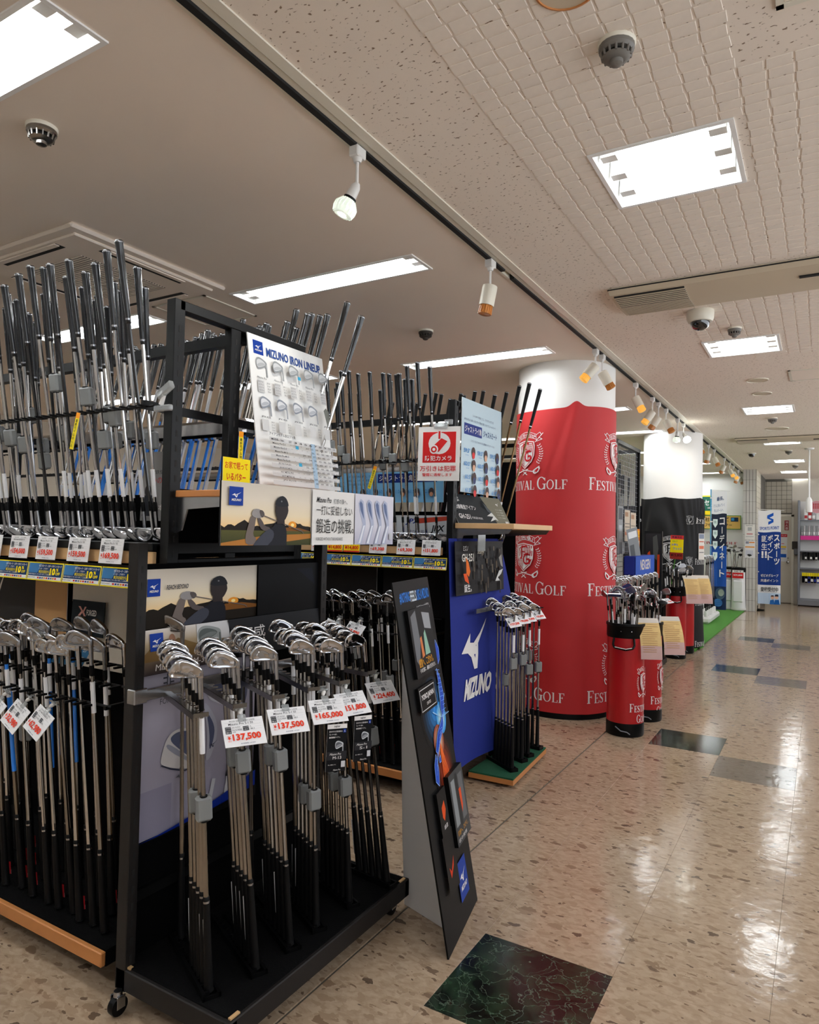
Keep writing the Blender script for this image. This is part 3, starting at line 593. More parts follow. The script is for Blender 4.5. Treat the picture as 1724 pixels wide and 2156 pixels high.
# ------------------------------------------------------------------ golf clubs
OUT = [(.004, .006), (.012, .001), (.03, -.001), (.05, -.001), (.068, .003), (.078, .012), (.083, .026), (.083, .042), (.079, .053), (.071, .058), (.062, .057), (.045, .050), (.028, .042), (.012, .035), (.002, .030), (-.004, .022), (-.002, .012)]
def iron_head(kind, m):
    b = MB(m); n = len(OUT); cx, cy = .044, .027
    if kind == 'wedge': out = [(u, v + (.006 if u > .05 and v > .03 else 0)) for u, v in OUT]
    else: out = OUT
    def P(u, v, y): return (.866 * u + .5 * v - .01, y, .5 * u - .866 * v + .0873)
    def loop(k, f): return [P(cx + (u - cx) * (1 - k), cy + (v - cy) * (1 - k), f(u, v)) for u, v in out]
    th = lambda u, v: .0165 - .0095 * max(0, min(1, v / .05))
    L = [loop(.05, lambda u, v: 0), loop(0, lambda u, v: .0022), loop(0, lambda u, v: th(u, v) - .003), loop(.05, lambda u, v: th(u, v) - .0008), loop(.10, th)]
    if kind == 'cavity': L += [loop(.2, th), loop(.27, lambda u, v: th(u, v) * .4), loop(.55, lambda u, v: .005), loop(.6, lambda u, v: .0065)]
    elif kind == 'muscle': L += [loop(.22, lambda u, v: th(u, v) * (1.0 if v < .03 else .68)), loop(.42, lambda u, v: .0148 if v < .028 else .0062), loop(.75, lambda u, v: .0135 if v < .027 else .0055)]
    else: L += [loop(.25, lambda u, v: th(u, v) * .85), loop(.5, lambda u, v: .009)]
    vs = [p for l in L for p in l]; fs = [tuple(range(n))[::-1]]
    for j in range(len(L) - 1): fs += [(j * n + i, j * n + (i + 1) % n, (j + 1) * n + (i + 1) % n, (j + 1) * n + i) for i in range(n)]
    k = (len(L) - 1) * n; fs.append(tuple(k + i for i in range(n))); b.add(vs, fs)
    b.lathe([(.0066, 0), (.0068, .03), (.0075, .06), (.0078, .078), (.005, .084)], 10, Matrix.Translation((0, .006, 0)) @ Matrix.Translation((0, 0, 0)))
    # hosel blends into the heel
    a = P(.008, .02, .007); b.lathe([(.0078, 0), (.0092, .012), (.008, .022), (.002, .026)], 10, Matrix.Translation((0, .006, .062)))
    if kind in ('muscle', 'cavity'):   # engraved script and score lines
        gv, gf = glyphs('Mizuno Pro', 0.0)
        if kind == 'muscle': b.add([P(.066 - x * .036, .046 - .009 * y - .004 * x, .0088) for x, y in gv], gf, 'dark_chrome')
        for i in range(7): b.add([P(.022, .010 + i * .0042, -.0003), P(.06, .010 + i * .0042, -.0003), P(.06, .0108 + i * .0042, -.0003), P(.022, .0108 + i * .0042, -.0003)], [(0, 1, 2, 3)], 'dark_chrome')
    me = b.mesh('head', 32); return me
HEAD = {(k, m): iron_head(k, m) for k in ('cavity', 'muscle', 'wedge') for m in ('chrome', 'satin_chrome')}
HEAD['muscle', 'dark_chrome'] = iron_head('muscle', 'dark_chrome')
def putter_head():
    b = MB('satin_chrome'); b.box(-.012, .095, -.012, .016, .02, .046, None, .005); b.box(.02, .062, .016, .05, .026, .044, None, .004); b.tube([(0, .006, 0), (0, .006, .022), (.012, .004, .03)], .0055, 8); return b.mesh('head')
HEAD['putter', 'satin_chrome'] = putter_head()
def wood_head(m):
    b = MB(m); n = 14; vs = []; rings = [(.0, .004), (.35, .02), (.75, .034), (1, .04), (.98, .052), (.6, .062), (0, .066)]
    for k, z in rings:
        for i in range(n): a = 6.283 * i / n; vs.append((.034 + .05 * k * math.cos(a), .02 + .036 * k * math.sin(a) * (1 + .2 * math.cos(a)), z))
    fs = [(j * n + i, j * n + (i + 1) % n, (j + 1) * n + (i + 1) % n, (j + 1) * n + i) for j in range(len(rings) - 1) for i in range(n)]; b.add(vs, fs); b.cyl((0, .006, 0), (.004, .01, .04), .006, .009, 8); return b.mesh('head', 50)
HEAD['wood', 'black_plastic'] = wood_head('black_plastic'); HEAD['wood', 'white_plastic'] = wood_head('white_plastic')
SL = .83
def shaft_mesh(m, steps):
    b = MB(m); p = [(.0072, 0.02)]
    for i in range(steps): z = .3 + (SL - .4) * i / max(1, steps - 1); r = .0074 - .0022 * i / max(1, steps); p += [(r, z - .001), (r - .0004, z + .001)]
    p += [(.0048, SL - .018)]; b.lathe(p, 8, None, None, False); return b.mesh('shaft', 40)
SHAFT = {k: shaft_mesh(m, st) for k, m, st in (('steel', 'steel_shaft', 12), ('bright', 'steel_bright', 12), ('black', 'black_shaft', 1), ('bronze', 'bronze_shaft', 1), ('white', 'white_shaft', 1))}
def two_tone():
    b = MB('blue_shaft', 'steel_shaft'); b.lathe([(.0075, .02), (.007, .42)], 8, None, 'steel_shaft', False); b.lathe([(.0075, .42), (.006, SL - .02)], 8, None, 'blue_shaft', False); return b.mesh('shaft')
SHAFT['blue'] = two_tone()
def grip_mesh(m, band):
    b = MB(m, 'white_plastic'); b.lathe([(.004, -.001), (.0125, 0), (.0142, .003), (.0142, .009), (.0132, .012), (.0128, .05), (.0108, .16), (.0092, .255), (.0088, .268), (.0072, .27)], 12)
    if band: b.lathe([(.0146, .0035), (.0148, .0055), (.0146, .0075)], 12, None, 'satin_chrome', False); b.lathe([(.0096, .252), (.0098, .255), (.0096, .258)], 12, None, 'satin_chrome', False)
    return b.mesh('grip', 40)
GRIP = {'plain': grip_mesh('rubber', True), 'wrapped': grip_mesh('wrapped_rubber', True)}
b = MB('black_plastic'); b.lathe([(.0062, -.032), (.0074, -.026), (.0076, .002), (.006, .003)], 10); FERR = b.mesh('ferrule')
b = MB('satin_chrome'); b.lathe([(.0064, -.031), (.0066, -.029), (.0064, -.027)], 10)
b = MB('white_paper'); b.lathe([(.0076, -.15), (.0076, -.05)], 8, None, None, False); STICK = b.mesh('sticker')
b = MB('white_paper'); b.box(-.0085, .0085, -.0152, -.0135, .07, .2, None, .001); b.box(-.006, .006, -.0158, -.0148, .1, .16, 'print_dark' if 'print_dark' in M else 'grey_tag'); GLABEL = b.mesh('grip_label')
b = MB('red_paper', 'white_paper'); b.box(-.011, .011, -.0148, -.0138, .03, .075, None, .001); b.box(-.011, .011, -.0152, -.0148, .03, .045, 'white_paper'); RLABEL = b.mesh('price_label')
def sec_tag():
    b = MB('grey_tag'); b.box(-.022, .022, -.020, .012, -.034, .034, None, .006); b.box(-.017, .017, -.026, -.018, -.027, .027, None, .004)
    for z in (.014, -.012): b.box(.004, .009, -.0265, -.024, z, z + .007, 'dark_slot')
    b.lathe([(.011, .033), (.011, .0365)], 10, None, 'black_plastic'); b.lathe([(.011, -.0365), (.011, -.033)], 10, None, 'black_plastic'); return b.mesh('security_tag')
STAG = sec_tag()
def club(butt, D, toe, label, group, head=('cavity', 'chrome'), shaft='steel', grip='plain', L=SL, st=False, tagz=None, name='golf_iron', glab=False, cat='golf club'):
    T = frame(butt, toe, D); o = thing(name, label, cat, T, group)
    link('grip', GRIP[grip], o); link('shaft', SHAFT[shaft], o, Matrix.Diagonal((1, 1, L / SL, 1)))
    off = Matrix.Translation((0, 0, L)); link('ferrule', FERR, o, off); h = link('head', HEAD[head], o, Matrix.Translation((0, -.006, L)))
    if st: link('sticker', STICK, o, off)
    if glab: link('price_label' if glab == 2 else 'grip_label', RLABEL if glab == 2 else GLABEL, o)
    if tagz: link('security_tag', STAG, o, Matrix.Translation((0, 0, tagz)))
    return o
def up_dir(a, b): return (Vector(b) - Vector(a)).normalized()

# ------------------------------------------------------------------ slotted uprights and shelving
def upright(o, x, y, z0, z1, wx, wy, face=1, m='black_metal', name='upright'):
    """slotted steel post; the slots are on the face turned to +x (face=1) or -y (face=2)"""
    b = MB(m); b.box(x - wx / 2, x + wx / 2, y - wy / 2, y + wy / 2, z0, z1, None, .002)
    n = int((z1 - z0 - .04) / .05)
    for k in range(n):
        z = z0 + .03 + k * .05
        if face == 1: b.box(x + wx / 2 - .001, x + wx / 2 + .0006, y - .004, y + .004, z, z + .022, 'dark_slot')
        else: b.box(x - .004, x + .004, y - wy / 2 - .0006, y - wy / 2 + .001, z, z + .022, 'dark_slot')
    return b.obj(name, o)
def comb_rail(o, x0, x1, y, z, dy, pitch=.042, name='club_rail', sg=-1):
    """long rod with notched fingers that hold the club shafts"""
    b = MB('black_metal'); b.cyl((x0, y, z), (x1, y, z), .004, n=6); n = int((x1 - x0) / pitch)
    for i in range(n): b.box(x0 + i * pitch, x0 + i * pitch + .009, y + (0 if sg > 0 else -dy), y + (dy if sg > 0 else 0), z - .003, z + .004)
    return b.obj(name, o)
def gondola(xe, yc, fy, label, half=.52, xw=-6.2, name='club_rack'):
    o = thing(name, label, 'display rack', (0, 0, 0)); y0, y1 = yc - half, yc + half
    b = MB('black_carpet', 'pale_wood'); b.box(xw, xe - .03, y0 + .018, y1 - .018, .075, .125); b.obj('base_deck', o)
    b = MB('wood_edge'); b.box(xw, xe - .03, y0, y0 + .018, .078, .122, None, .003); b.box(xw, xe - .03, y1 - .018, y1, .078, .122, None, .003); b.obj('base_edge', o)
    b = MB('black_panel'); b.box(xw, xe - .12, y0 + .16, y1 - .16, 0, .075); b.obj('plinth', o)
    b = MB('black_panel'); b.box(xw, xe - .02, yc - .03, yc + .03, .125, 1.3); b.obj('back_panel', o)
    fs = fy; zs = 1.355
    b = MB('black_panel', 'pale_wood'); b.box(xw, xe - .03, fs + .016, 2 * yc - fs - .016, zs - .03, zs + .012); b.obj('upper_shelf', o)
    b = MB('pale_wood'); b.box(xw, xe - .03, fs, fs + .016, zs - .05, zs - .008, None, .002); b.box(xw, xe - .03, 2 * yc - fs - .016, 2 * yc - fs, zs - .05, zs - .008, None, .002); b.obj('shelf_edge', o)
    b = MB('black_metal'); b.box(xw, xe - .03, fs - .004, fs + .03, zs - .006, zs + .022, None, .003); b.obj('shelf_rail', o)
    b = MB('pale_wood'); b.box(xw, xe - .05, fs + .09, yc - .04, 1.215, 1.24); b.box(xw, xe - .05, yc + .04, 2 * yc - fs - .09, 1.215, 1.24); b.obj('lower_shelf', o)
    b = MB('black_metal'); b.box(xw, xe - .02, yc - .018, yc + .018, 2.125, 2.165); b.obj('top_bar', o)
    for x in (xe - 1.5, xe - 3.0): upright(o, x, yc, 1.36, 2.13, .05, .03, 2)
    for sg in (-1, 1):
        for j, (d, z) in enumerate(((.235, 1.865), (.30, 1.85), (.365, 1.835))): comb_rail(o, xw, xe - .06, yc + sg * d, z, .03, .045, 'club_rail', sg)
        for x in (xe - .1, xe - 1.5, xe - 3.0): b = MB('black_metal'); b.box(x - .006, x + .006, min(yc, yc + sg * .38), max(yc, yc + sg * .38), 1.825, 1.855); b.obj('rail_bracket', o)
    for j, (d, z) in enumerate(((.49, .86), (.40, .90), (.31, .94))):
        comb_rail(o, xw, xe - .06, yc - d, z, .045, .05, 'lower_club_rail', -1)
    for x in (xe - .08, xe - .9, xe - 1.8, xe - 2.7): b = MB('black_metal'); b.box(x - .006, x + .006, yc - .5, yc - .03, .85, .862); b.obj('rail_bracket', o)
    b = MB('chrome'); b.box(xw, xe - .1, yc + .10, yc + .17, 1.80, 1.87, None, .012); b.obj('chrome_tray', o)
    b = MB('black_panel'); b.box(xw, xe - .03, yc - .03, yc + .03, 1.367, 1.56); b.obj('low_divider', o)
    return o
XA, YA, XB, YB = -1.86, 1.91, -1.79, 3.80
gA = gondola(XA, YA, 1.535, 'near black double sided club rack with wooden base edge running off the left side')
gB = gondola(XB, YB, 3.42, 'second club rack behind, ending at the blue draped display')
def end_frame(o, x, y0, ym, y1, z0, z1):
    upright(o, x, y0, z0, z1, .04, .045); upright(o, x, ym, 1.32, z1 - .03, .035, .05)
    upright(o, x, y1, z0, z1 - .03, .04, .045)
    b = MB('black_metal'); b.box(x - .02, x + .02, y0, y1 + .02, z1 - .035, z1, None, .003); b.obj('top_beam', o)
    b = MB('black_panel'); b.box(x - .012, x + .004, y0 + .02, y1 - .02, 1.36, 1.56); b.obj('black_infill', o)
    b = MB('black_metal'); b.box(x - .02, x + .02, y0 + .02, y1 - .02, 1.34, 1.38, None, .003); b.box(x - .02, x + .02, y0 + .02, y1 - .02, 1.285, 1.325, None, .003); b.obj('cross_bar', o)
    b = MB('pale_wood'); b.box(x - .015, x - .005, y0 + .02, y1 - .02, .2, 1.285); b.obj('wood_infill', o)
end_frame(gA, XA, 1.575, 1.836, 2.21, .0, 2.19); end_frame(gB, XB, 3.475, 3.75, 4.10, .0, 2.18)
for o, x, y0, y1 in ((gA, XA, 1.575, 2.21), (gB, XB, 3.475, 4.09)):
    b = MB('wood_edge' if o is gA else 'pale_wood'); b.box(x + .022, x + .375, y0, y1, 1.53 if o is gA else 1.457, 1.552 if o is gA else 1.487, None, .002); b.obj('end_shelf', o)
    z = 1.53 if o is gA else 1.457
    for y in (y0 + .012, y1 - .012): 
        b = MB('satin_chrome'); T = Matrix(((1, 0, 0, x), (0, 0, 1, y), (0, 1, 0, z), (0, 0, 0, 1))); b.prism([(.02, 0), (.36, 0), (.34, -.025), (.07, -.04), (.045, -.11), (.02, -.12)], -.003, .003, T); b.obj('shelf_bracket', o)
b = MB('black_panel'); b.box(-1.6, -1.595, 1.6, 2.2, 1.44, 1.53); b.obj('shelf_skirt', gA)

# upper tiers: heads on the shelf, grips leaning out over the aisle
def upper_tier(xe, yc, n, x0, pitch, sg, dh, dg, group, lab, jit, row, zz=1.385):
    x = x0
    for i in range(n):
        x -= pitch * jit.uniform(.7, 1.3); L = SL + (.075 if sg > 0 else .05) + jit.uniform(-.035, .045) - (.06 if row else 0)
        yh = yc + sg * (dh + jit.uniform(-.012, .012)); lean = dg * jit.uniform(.88, 1.12); lx = jit.uniform(-.015, .015) + (.06 + .12 * max(0, 1 - i / 7) if sg > 0 else 0)
        D = Vector((-lx, -sg * lean, -1)).normalized(); ztip = zz; k = L + .105
        foot = Vector((x, yh, ztip)); butt = foot - D * k
        toe = Vector((1, sg * -.25 + jit.uniform(-.2, .2), 0)) if sg < 0 else Vector((-1, .2, 0))
        r = jit.random(); sh = 'black' if r < .13 else 'bright'
        if sg > 0: sh = ('blue' if r < .45 else 'white' if r < .6 else 'bright') if yc < 3 else ('bronze' if i < 6 else 'black' if r < .3 else 'steel')
        club(butt, D, toe, lab.format(ORD[i + 1]), group, ('cavity' if r < .6 else 'muscle', 'chrome' if r < .5 else 'satin_chrome'), sh, 'plain' if sg > 0 and yc > 3 else 'wrapped', L, r > .55, SL * jit.uniform(.5, .72) if jit.random() < .3 and sg < 0 else None)
J = random.Random(5)
upper_tier(XA, YA, 21, -1.93, .078, -1, .262, .17, 'grips up front row on the near rack', 'iron with grip up, front row on the near rack shelf, {} from its end', J, 0)
upper_tier(XA, YA, 20, -2.0, .072, -1, .19, .13, 'grips up second row on the near rack', 'iron with grip up, second row on the near rack shelf, {} from its end', J, 1)
upper_tier(XA, YA, 14, -2.06, .11, -1, .13, .10, 'grips up third row on the near rack', 'iron with grip up, third row on the near rack shelf, {} from its end', J, 2)
upper_tier(XA, YA, 26, -1.78, .06, 1, .262, .2, 'grips up far side of the near rack', 'club leaning away behind the near rack, outer row, {} from its end', J, 0)
upper_tier(XA, YA, 22, -1.95, .066, 1, .2, .17, 'grips up far side of the near rack', 'club leaning away behind the near rack, inner row, {} from its end', J, 1)
upper_tier(XB, YB, 24, -1.86, .058, -1, .262, .15, 'grips up front row on the second rack', 'iron with grip up, front row on the second rack shelf, {} from its end', J, 0)
upper_tier(XB, YB, 13, -2.0, .085, -1, .19, .1, 'grips up second row on the second rack', 'iron with grip up, second row on the second rack shelf, {} from its end', J, 1)
upper_tier(XB, YB, 20, -1.70, .055, 1, .262, .18, 'grips up far side of the second rack', 'club leaning away behind the second rack, {} from its end', J, 0)

# lower tiers: grips on the deck, heads up
def lower_tier(xe, yc, rows, group, lab, jit):
    k = 0
    for (n, x0, pitch, df, dr, zr, nm) in rows:
        x = x0
        for i in range(n):
            x -= pitch * jit.uniform(.75, 1.25); L = SL + jit.uniform(-.03, .03); f = Vector((x + .02, yc - df + jit.uniform(-.01, .01), .128)); r_ = Vector((x, yc - dr, zr)); D = up_dir(f, r_)
            r = jit.random(); toe = Vector((-1, jit.uniform(-.75, -.05), 0))
            club(f, D, toe, lab.format(nm, ORD[i + 1]), group, ('cavity' if r < .75 else 'muscle', 'chrome' if r < .6 else 'satin_chrome'), ('bright' if i % 3 else 'steel') if r < .8 else 'blue' if r < .86 and yc < 3 else 'steel', 'plain', L, r > .6, SL * jit.uniform(.5, .75) if jit.random() < .16 else None, glab=2 if jit.random() < .5 else False)
J = random.Random(8)
lower_tier(XA, YA, [(11, -1.93, .075, .44, .50, .86, 'front'), (10, -1.97, .082, .36, .41, .90, 'middle'), (11, -1.99, .088, .27, .32, .94, 'back')], 'heads up irons on the near rack deck', 'heads up iron on the near rack deck, {} row, {} from its end', J)
lower_tier(XB, YB, [(12, -1.84, .062, .44, .50, .86, 'front'), (11, -1.87, .068, .36, .41, .90, 'middle'), (10, -1.9, .072, .27, .32, .94, 'back')], 'heads up irons on the second rack deck', 'heads up iron on the second rack deck, {} row, {} from its end', J)

# ------------------------------------------------------------------ the black cart in front
CX0, CX1, CY0, CY1, CZ = -1.80, -1.335, 1.375, 2.30, .125
cart = thing('display_cart', 'black wheeled display cart with a back panel and rows of upright irons', 'display cart', (0, 0, 0))
b = MB('bronze_metal')
b.box(CX0, CX1, CY0, CY0 + .03, .062, CZ, None, .003); b.box(CX0, CX1, CY1 - .03, CY1, .062, CZ, None, .003); b.box(CX1 - .03, CX1, CY0, CY1, .062, CZ + .001, None, .003); b.box(CX0, CX0 + .03, CY0, CY1, .062, CZ, None, .003); b.obj('base_frame', cart)
b = MB('black_carpet'); b.box(CX0 + .01, CX1 - .012, CY0 + .012, CY1 - .012, .09, CZ + .004, None, .002); b.obj('deck', cart)
b = MB('pale_wood')
for y in (CY0 + .012, CY1 - .05): b.box(CX1 - .018, CX1 - .008, y, y + .035, CZ + .001, CZ + .0055)
b.box(CX0 + .035, CX0 + .055, CY0 + .008, CY0 + .02, CZ, CZ + .0055); b.obj('worn_corner', cart)
for x, y, q in ((CX0 + .03, CY0 - .012, 0), (CX1 - .06, CY0 + .04, 1), (CX0 + .05, CY1 - .04, 1), (CX1 - .05, CY1 - .05, 1)):
    b = MB('black_plastic'); T = Matrix.Translation((x, y, .028)) @ Matrix.Rotation(math.pi / 2, 4, 'Y'); b.lathe([(.01, -.012), (.027, -.011), (.028, 0), (.027, .011), (.01, .012)], 20, T); w = b.obj('caster', cart)
    b = MB('satin_chrome'); b.box(x - .017, x - .013, y - .014, y + .014, .024, .06, None, .001); b.box(x + .013, x + .017, y - .014, y + .014, .024, .06, None, .001); b.lathe([(.014, .056), (.012, .07)], 12, Matrix.Translation((x, y, 0))); b.obj('caster_fork', w)
for y in (CY0 + .018, CY1 - .018):
    upright(cart, CX0 + .02, y, .06, 1.382, .045, .036, 1, 'bronze_metal')
b = MB('black_panel'); b.box(CX0 + .002, CX0 + .012, CY0 + .036, CY1 - .036, .125, 1.315); b.obj('back_panel', cart)
b = MB('black_metal'); b.box(CX0 + .012, CX0 + .03, CY0 + .036, CY1 - .036, .3, .33); b.obj('stay', cart)
b = MB('satin_chrome'); b.box(CX0 + .04, CX0 + .055, CY0 - .006, CY1 + .006, .905, .94, None, .003); b.box(CX0 + .02, CX0 + .056, CY0 - .008, CY0 + .04, .9, .945, None, .003); b.obj('cross_bar', cart)
ROWS = [((-1.471, 1.43), (-1.735, 1.555), (-1.49, 1.39), 5, 'steel', 'muscle'), ((-1.43, 1.573), (-1.70, 1.70), (-1.477, 1.525), 5, 'steel', 'cavity'), ((-1.424, 1.719), (-1.70, 1.85), (-1.46, 1.672), 6, 'steel', 'cavity'),
        ((-1.42, 1.845), (-1.68, 1.98), (-1.438, 1.82), 6, 'steel', 'muscle'), ((-1.413, 2.02), (-1.66, 2.12), (-1.42, 1.96), 6, 'steel', 'muscle'), ((-1.375, 2.207), (-1.62, 2.24), (-1.44, 2.14), 5, 'black', 'muscle')]
J = random.Random(3); TIPS = []
for r, (ff, fb, tip, n, sh, hd) in enumerate(ROWS):
    dv = Vector((fb[0] - ff[0], fb[1] - ff[1], 0)).normalized(); pv = Vector((-dv.y, dv.x, 0))
    # notched foot holder on the deck
    b = MB('black_plastic'); F0 = Vector((*ff, CZ + .004)) - dv * .03; Lh = (Vector((*fb, 0)) - Vector((*ff, 0))).length + .06
    T = frame(F0, dv, (0, 0, 1)); b.box(0, Lh, .018, .026, 0, .02, None, 0, T); b.box(0, Lh, -.026, -.018, 0, .012, None, 0, T); b.box(0, .004, -.026, .026, 0, .012, None, 0, T)
    for k in range(int(Lh / .034)): b.box(.012 + k * .034, .018 + k * .034, .004, .02, 0, .018, None, 0, T)
    b.obj('foot_holder', cart)
    # flat notched arm from the cross bar
    b = MB('dark_chrome'); tp = Vector((*tip, .915)); La = (CX0 + .05 - tp.x) / dv.x; T = frame(tp, dv, (0, 0, 1)); b.box(-.028, La, .008, .03, 0, .004, None, 0, T); b.box(-.03, -.026, -.012, .03, -.006, .006, None, 0, T); b.box(-.03, La, .028, .031, -.012, .004, None, 0, T)
    for k in range(int(La / .036)): b.prism([(.012 + k * .036, .008), (.022 + k * .036, .008), (.019 + k * .036, -.014), (.013 + k * .036, -.014)], 0, .004, T)
    b.obj('club_arm', cart); TIPS.append(tp)
    for i in range(n):
        st = .034; f = Vector((*ff, CZ + .006)) + dv * (st * i); a = Vector((tp.x, tp.y, .915)) + dv * (st * i * .98 + .004) + pv * -.002; D = up_dir(f, a); L = SL - .005 + .0085 * i + J.uniform(-.012, .012)
        club(f, D, Vector((-.55 + J.uniform(-.22, .22), -.83, 0)), 'wrapped iron head up on the black cart, {} row along it, {} from the front'.format(ORD[r + 1], ORD[i + 1]), 'irons on the black cart', (hd, 'chrome'), sh, 'plain', L, i == 0 or J.random() < .2, None if r == 5 and i else (SL * (.62, .74, .7, .5, .5, .66)[r] if i in (0, 2) else None), glab=(i < 4 and r < 2) or i == n - 1 or J.random() < .25)
club((-1.737, 1.565, CZ + .006), up_dir((-1.737, 1.565, .13), (-1.747, 1.545, 1.0)), (-.8, -.75, 0), 'single darker iron standing alone behind the first row of the black cart', None, ('muscle', 'dark_chrome'), 'steel', 'plain', SL + .075, False, None, glab=True)
for k, (x, y) in enumerate(((-1.70, 1.80), (-1.675, 1.81))): club((x, y, CZ + .006), up_dir((x, y, .13), (x - .01, y - .02, 1)), (-.7, -.7, 0), 'black shafted spare iron tucked behind the third cart row, ' + ('inner one' if k == 0 else 'outer one'), None, ('muscle', 'chrome'), 'black', 'plain', SL - .02, False, None, glab=True)

# ------------------------------------------------------------------ printed matter
DK, GR, ORG, YEL, NAVY, BLU = (30, 30, 34), (70, 72, 76), (226, 62, 38), (250, 224, 20), (20, 44, 96), (24, 60, 150)
def bird(s, x, y, w, h, col, bg):
    o = [(1, 0), (.9, .15), (.62, .49), (.6, .7), (.54, 1), (.43, 1), (.34, .74), (.22, .64), (0, .62), (.35, .25), (.32, .44), (.46, .46), (.72, .28)]; i = [(.39, .58), (.55, .51), (.48, .78)]
    s.poly([(x + a * w, y + b * h) for a, b in o], col); s.poly([(x + a * w, y + b * h) for a, b in i], bg)
def mlogo(s, x, y, w, h, bg=BLU):
    s.rect(x, y, x + w, y + h, bg); bird(s, x + w * .18, y + h * .27, w * .66, h * .3, WHT, bg); s.text('MIZUNO', x + w * .14, y + h * .64, w * .68, h * .13, WHT, .03, .3)
def price_tag(price, seed=0, big=False):
    s = Sheet(120, 85); s.rect(0, 0, 120, 85, (240, 239, 240)); q = random.Random(seed)
    s.text(q.choice(['MIZUNO', 'IRON SET', 'CALLAWAY']), 22, 5, 30, 4.5, GR); s.text('5-PW 6本組', 62, 5, 34, 4.5, GR); s.text(q.choice(['JPX 940 FORGED 5S', 'Mizuno Pro S-1 5S', 'Mizuno GH-251 5S']), 18, 13, 72, 6.5, DK, .01)
    for y in (11, 21.5): s.rect(8, y, 112, y + .4, (170, 170, 170))
    s.rect(7, 24, 24, 45, GR); s.rect(58, 26, 75, 40, GR)
    for k, y in enumerate((26, 33, 39.5)): s.text(('クラブ', 'シャフト', '硬さ')[k], 8.5, y, 14, 4, WHT)
    s.text('フレックス', 59, 28, 15, 3.6, WHT); s.text('長さ', 62, 34.5, 9, 3.6, WHT)
    s.text('#5-9,PW', 27, 25.5, 24, 4.5, GR); s.text('N.S.950', 27, 33, 27, 4.5, GR); s.text('5本', 27, 39.5, 9, 4.5, GR); s.text('S', 79, 27, 3, 4.5, GR); s.text('38.0', 79, 34, 12, 4.5, GR)
    s.rect(26, 31, 112, 31.3, (190, 190, 190)); s.rect(26, 38, 112, 38.3, (190, 190, 190))
    s.text('¥', 10, 52, 9, 12, ORG, .03); s.text('税込', 10, 66, 9, 5, ORG); s.text(price, 24, 48, 82, 24, ORG, .035); s.text('本体価格 ' + price, 44, 77, 42, 4, NAVY); return s
_PT = {}
def tag_mesh(price):
    if price not in _PT:
        b = MB('white_paper'); b.box(0, .12, 0, .0015, -.085, 0); _PT[price] = (b.mesh('card'), price_tag(price, len(_PT)).flat(.12, .00012))
    return _PT[price]
def hang_tag(tl, right, down, price, label, group=None, clip=True, sc=1.0):
    T = frame(tl, right, -Vector(down)) @ Matrix.Scale(sc, 4); o = thing('price_tag', label, 'price tag', T, group); c, p = tag_mesh(price); link('card', c, o); link('print', p, o)
    if clip: link('clip', CLIP, o, Matrix.Translation((.06, 0, 0)))
    return o
b = MB('clear_plastic', 'white_plastic'); b.box(-.012, .012, -.003, .003, -.012, .012, None, .002); b.lathe([(.004, -.01), (.0065, -.004), (.0065, .006), (.004, .01)], 10, Matrix.Translation((0, 0, .022)) @ Matrix.Rotation(.6, 4, 'Y'), 'white_plastic'); b.box(-.018, .018, -.01, .01, .028, .033, 'clear_plastic', .002); b.box(-.014, .014, -.012, .004, .04, .0425, 'clear_plastic', .001); b.cyl((0, 0, .03), (0, 0, .042), .004, n=8, m='clear_plastic'); CLIP = b.mesh('clip')
CARTP = ['137,500', '137,500', '165,000', '151,800', '224,400']; WHO = ['on the second arm of the black cart', 'on the third arm of the black cart', 'above the hanging M-13 leaflet', 'above the hanging S-1 leaflet', 'on the last arm of the black cart']
A_ = (1, 2, 3, 4, 5); TAGP = [(455, 1503)] 
for k, (tp, pr, wh) in enumerate(zip([TIPS[1], TIPS[2], TIPS[3], TIPS[4], TIPS[5]], CARTP, WHO)):
    rt = Vector((.50, .87, 0)).normalized() if k < 3 else Vector((.34, .94, 0)).normalized(); out = Vector((rt.y, -rt.x, 0)); dn = (out * .68 + Vector((0, 0, -.74))).normalized()
    off = (.062, .045, .03, .06, .035)[k]
    hang_tag(tp - rt * off + out * .035 + Vector((0, 0, -.035)), rt, dn, pr, f'white {pr} yen price tag tilted up {wh}')
def leaflet(nm, n2):
    s = Sheet(60, 130); s.rect(0, 0, 60, 130, (24, 24, 26)); s.rect(0, 0, 60, 12, WHT); s.text('NEW', 20, 3.5, 18, 5.5, DK, .02, .2); mlogo(s, 49, 14, 8, 10)
    for k, t in enumerate(('打ちやすさと打感を極める', 'プレーヤー向け、', '高機能鍛造アイアン。')): s.text(t, 5, 17 + k * 8, (40, 24, 34)[k], 4.6, WHT, .015)
    ironpic(s, 24, 45, 26, 34, 1, (196, 198, 202), (96, 98, 104)); s.rect(0, 74, 60, 97, (44, 43, 46)); s.text('Mizuno Pro', 8, 78, 34, 6, WHT, 0, .3); s.text(nm, 18, 87, 26, 8, WHT)
    s.rect(44, 101, 56, 118, (200, 200, 204)); s.text('詳しい情報はこちら', 4, 108, 24, 3, WHT); s.text('Mizuno Pro', 20, 122, 22, 4, WHT, 0, .3); return s
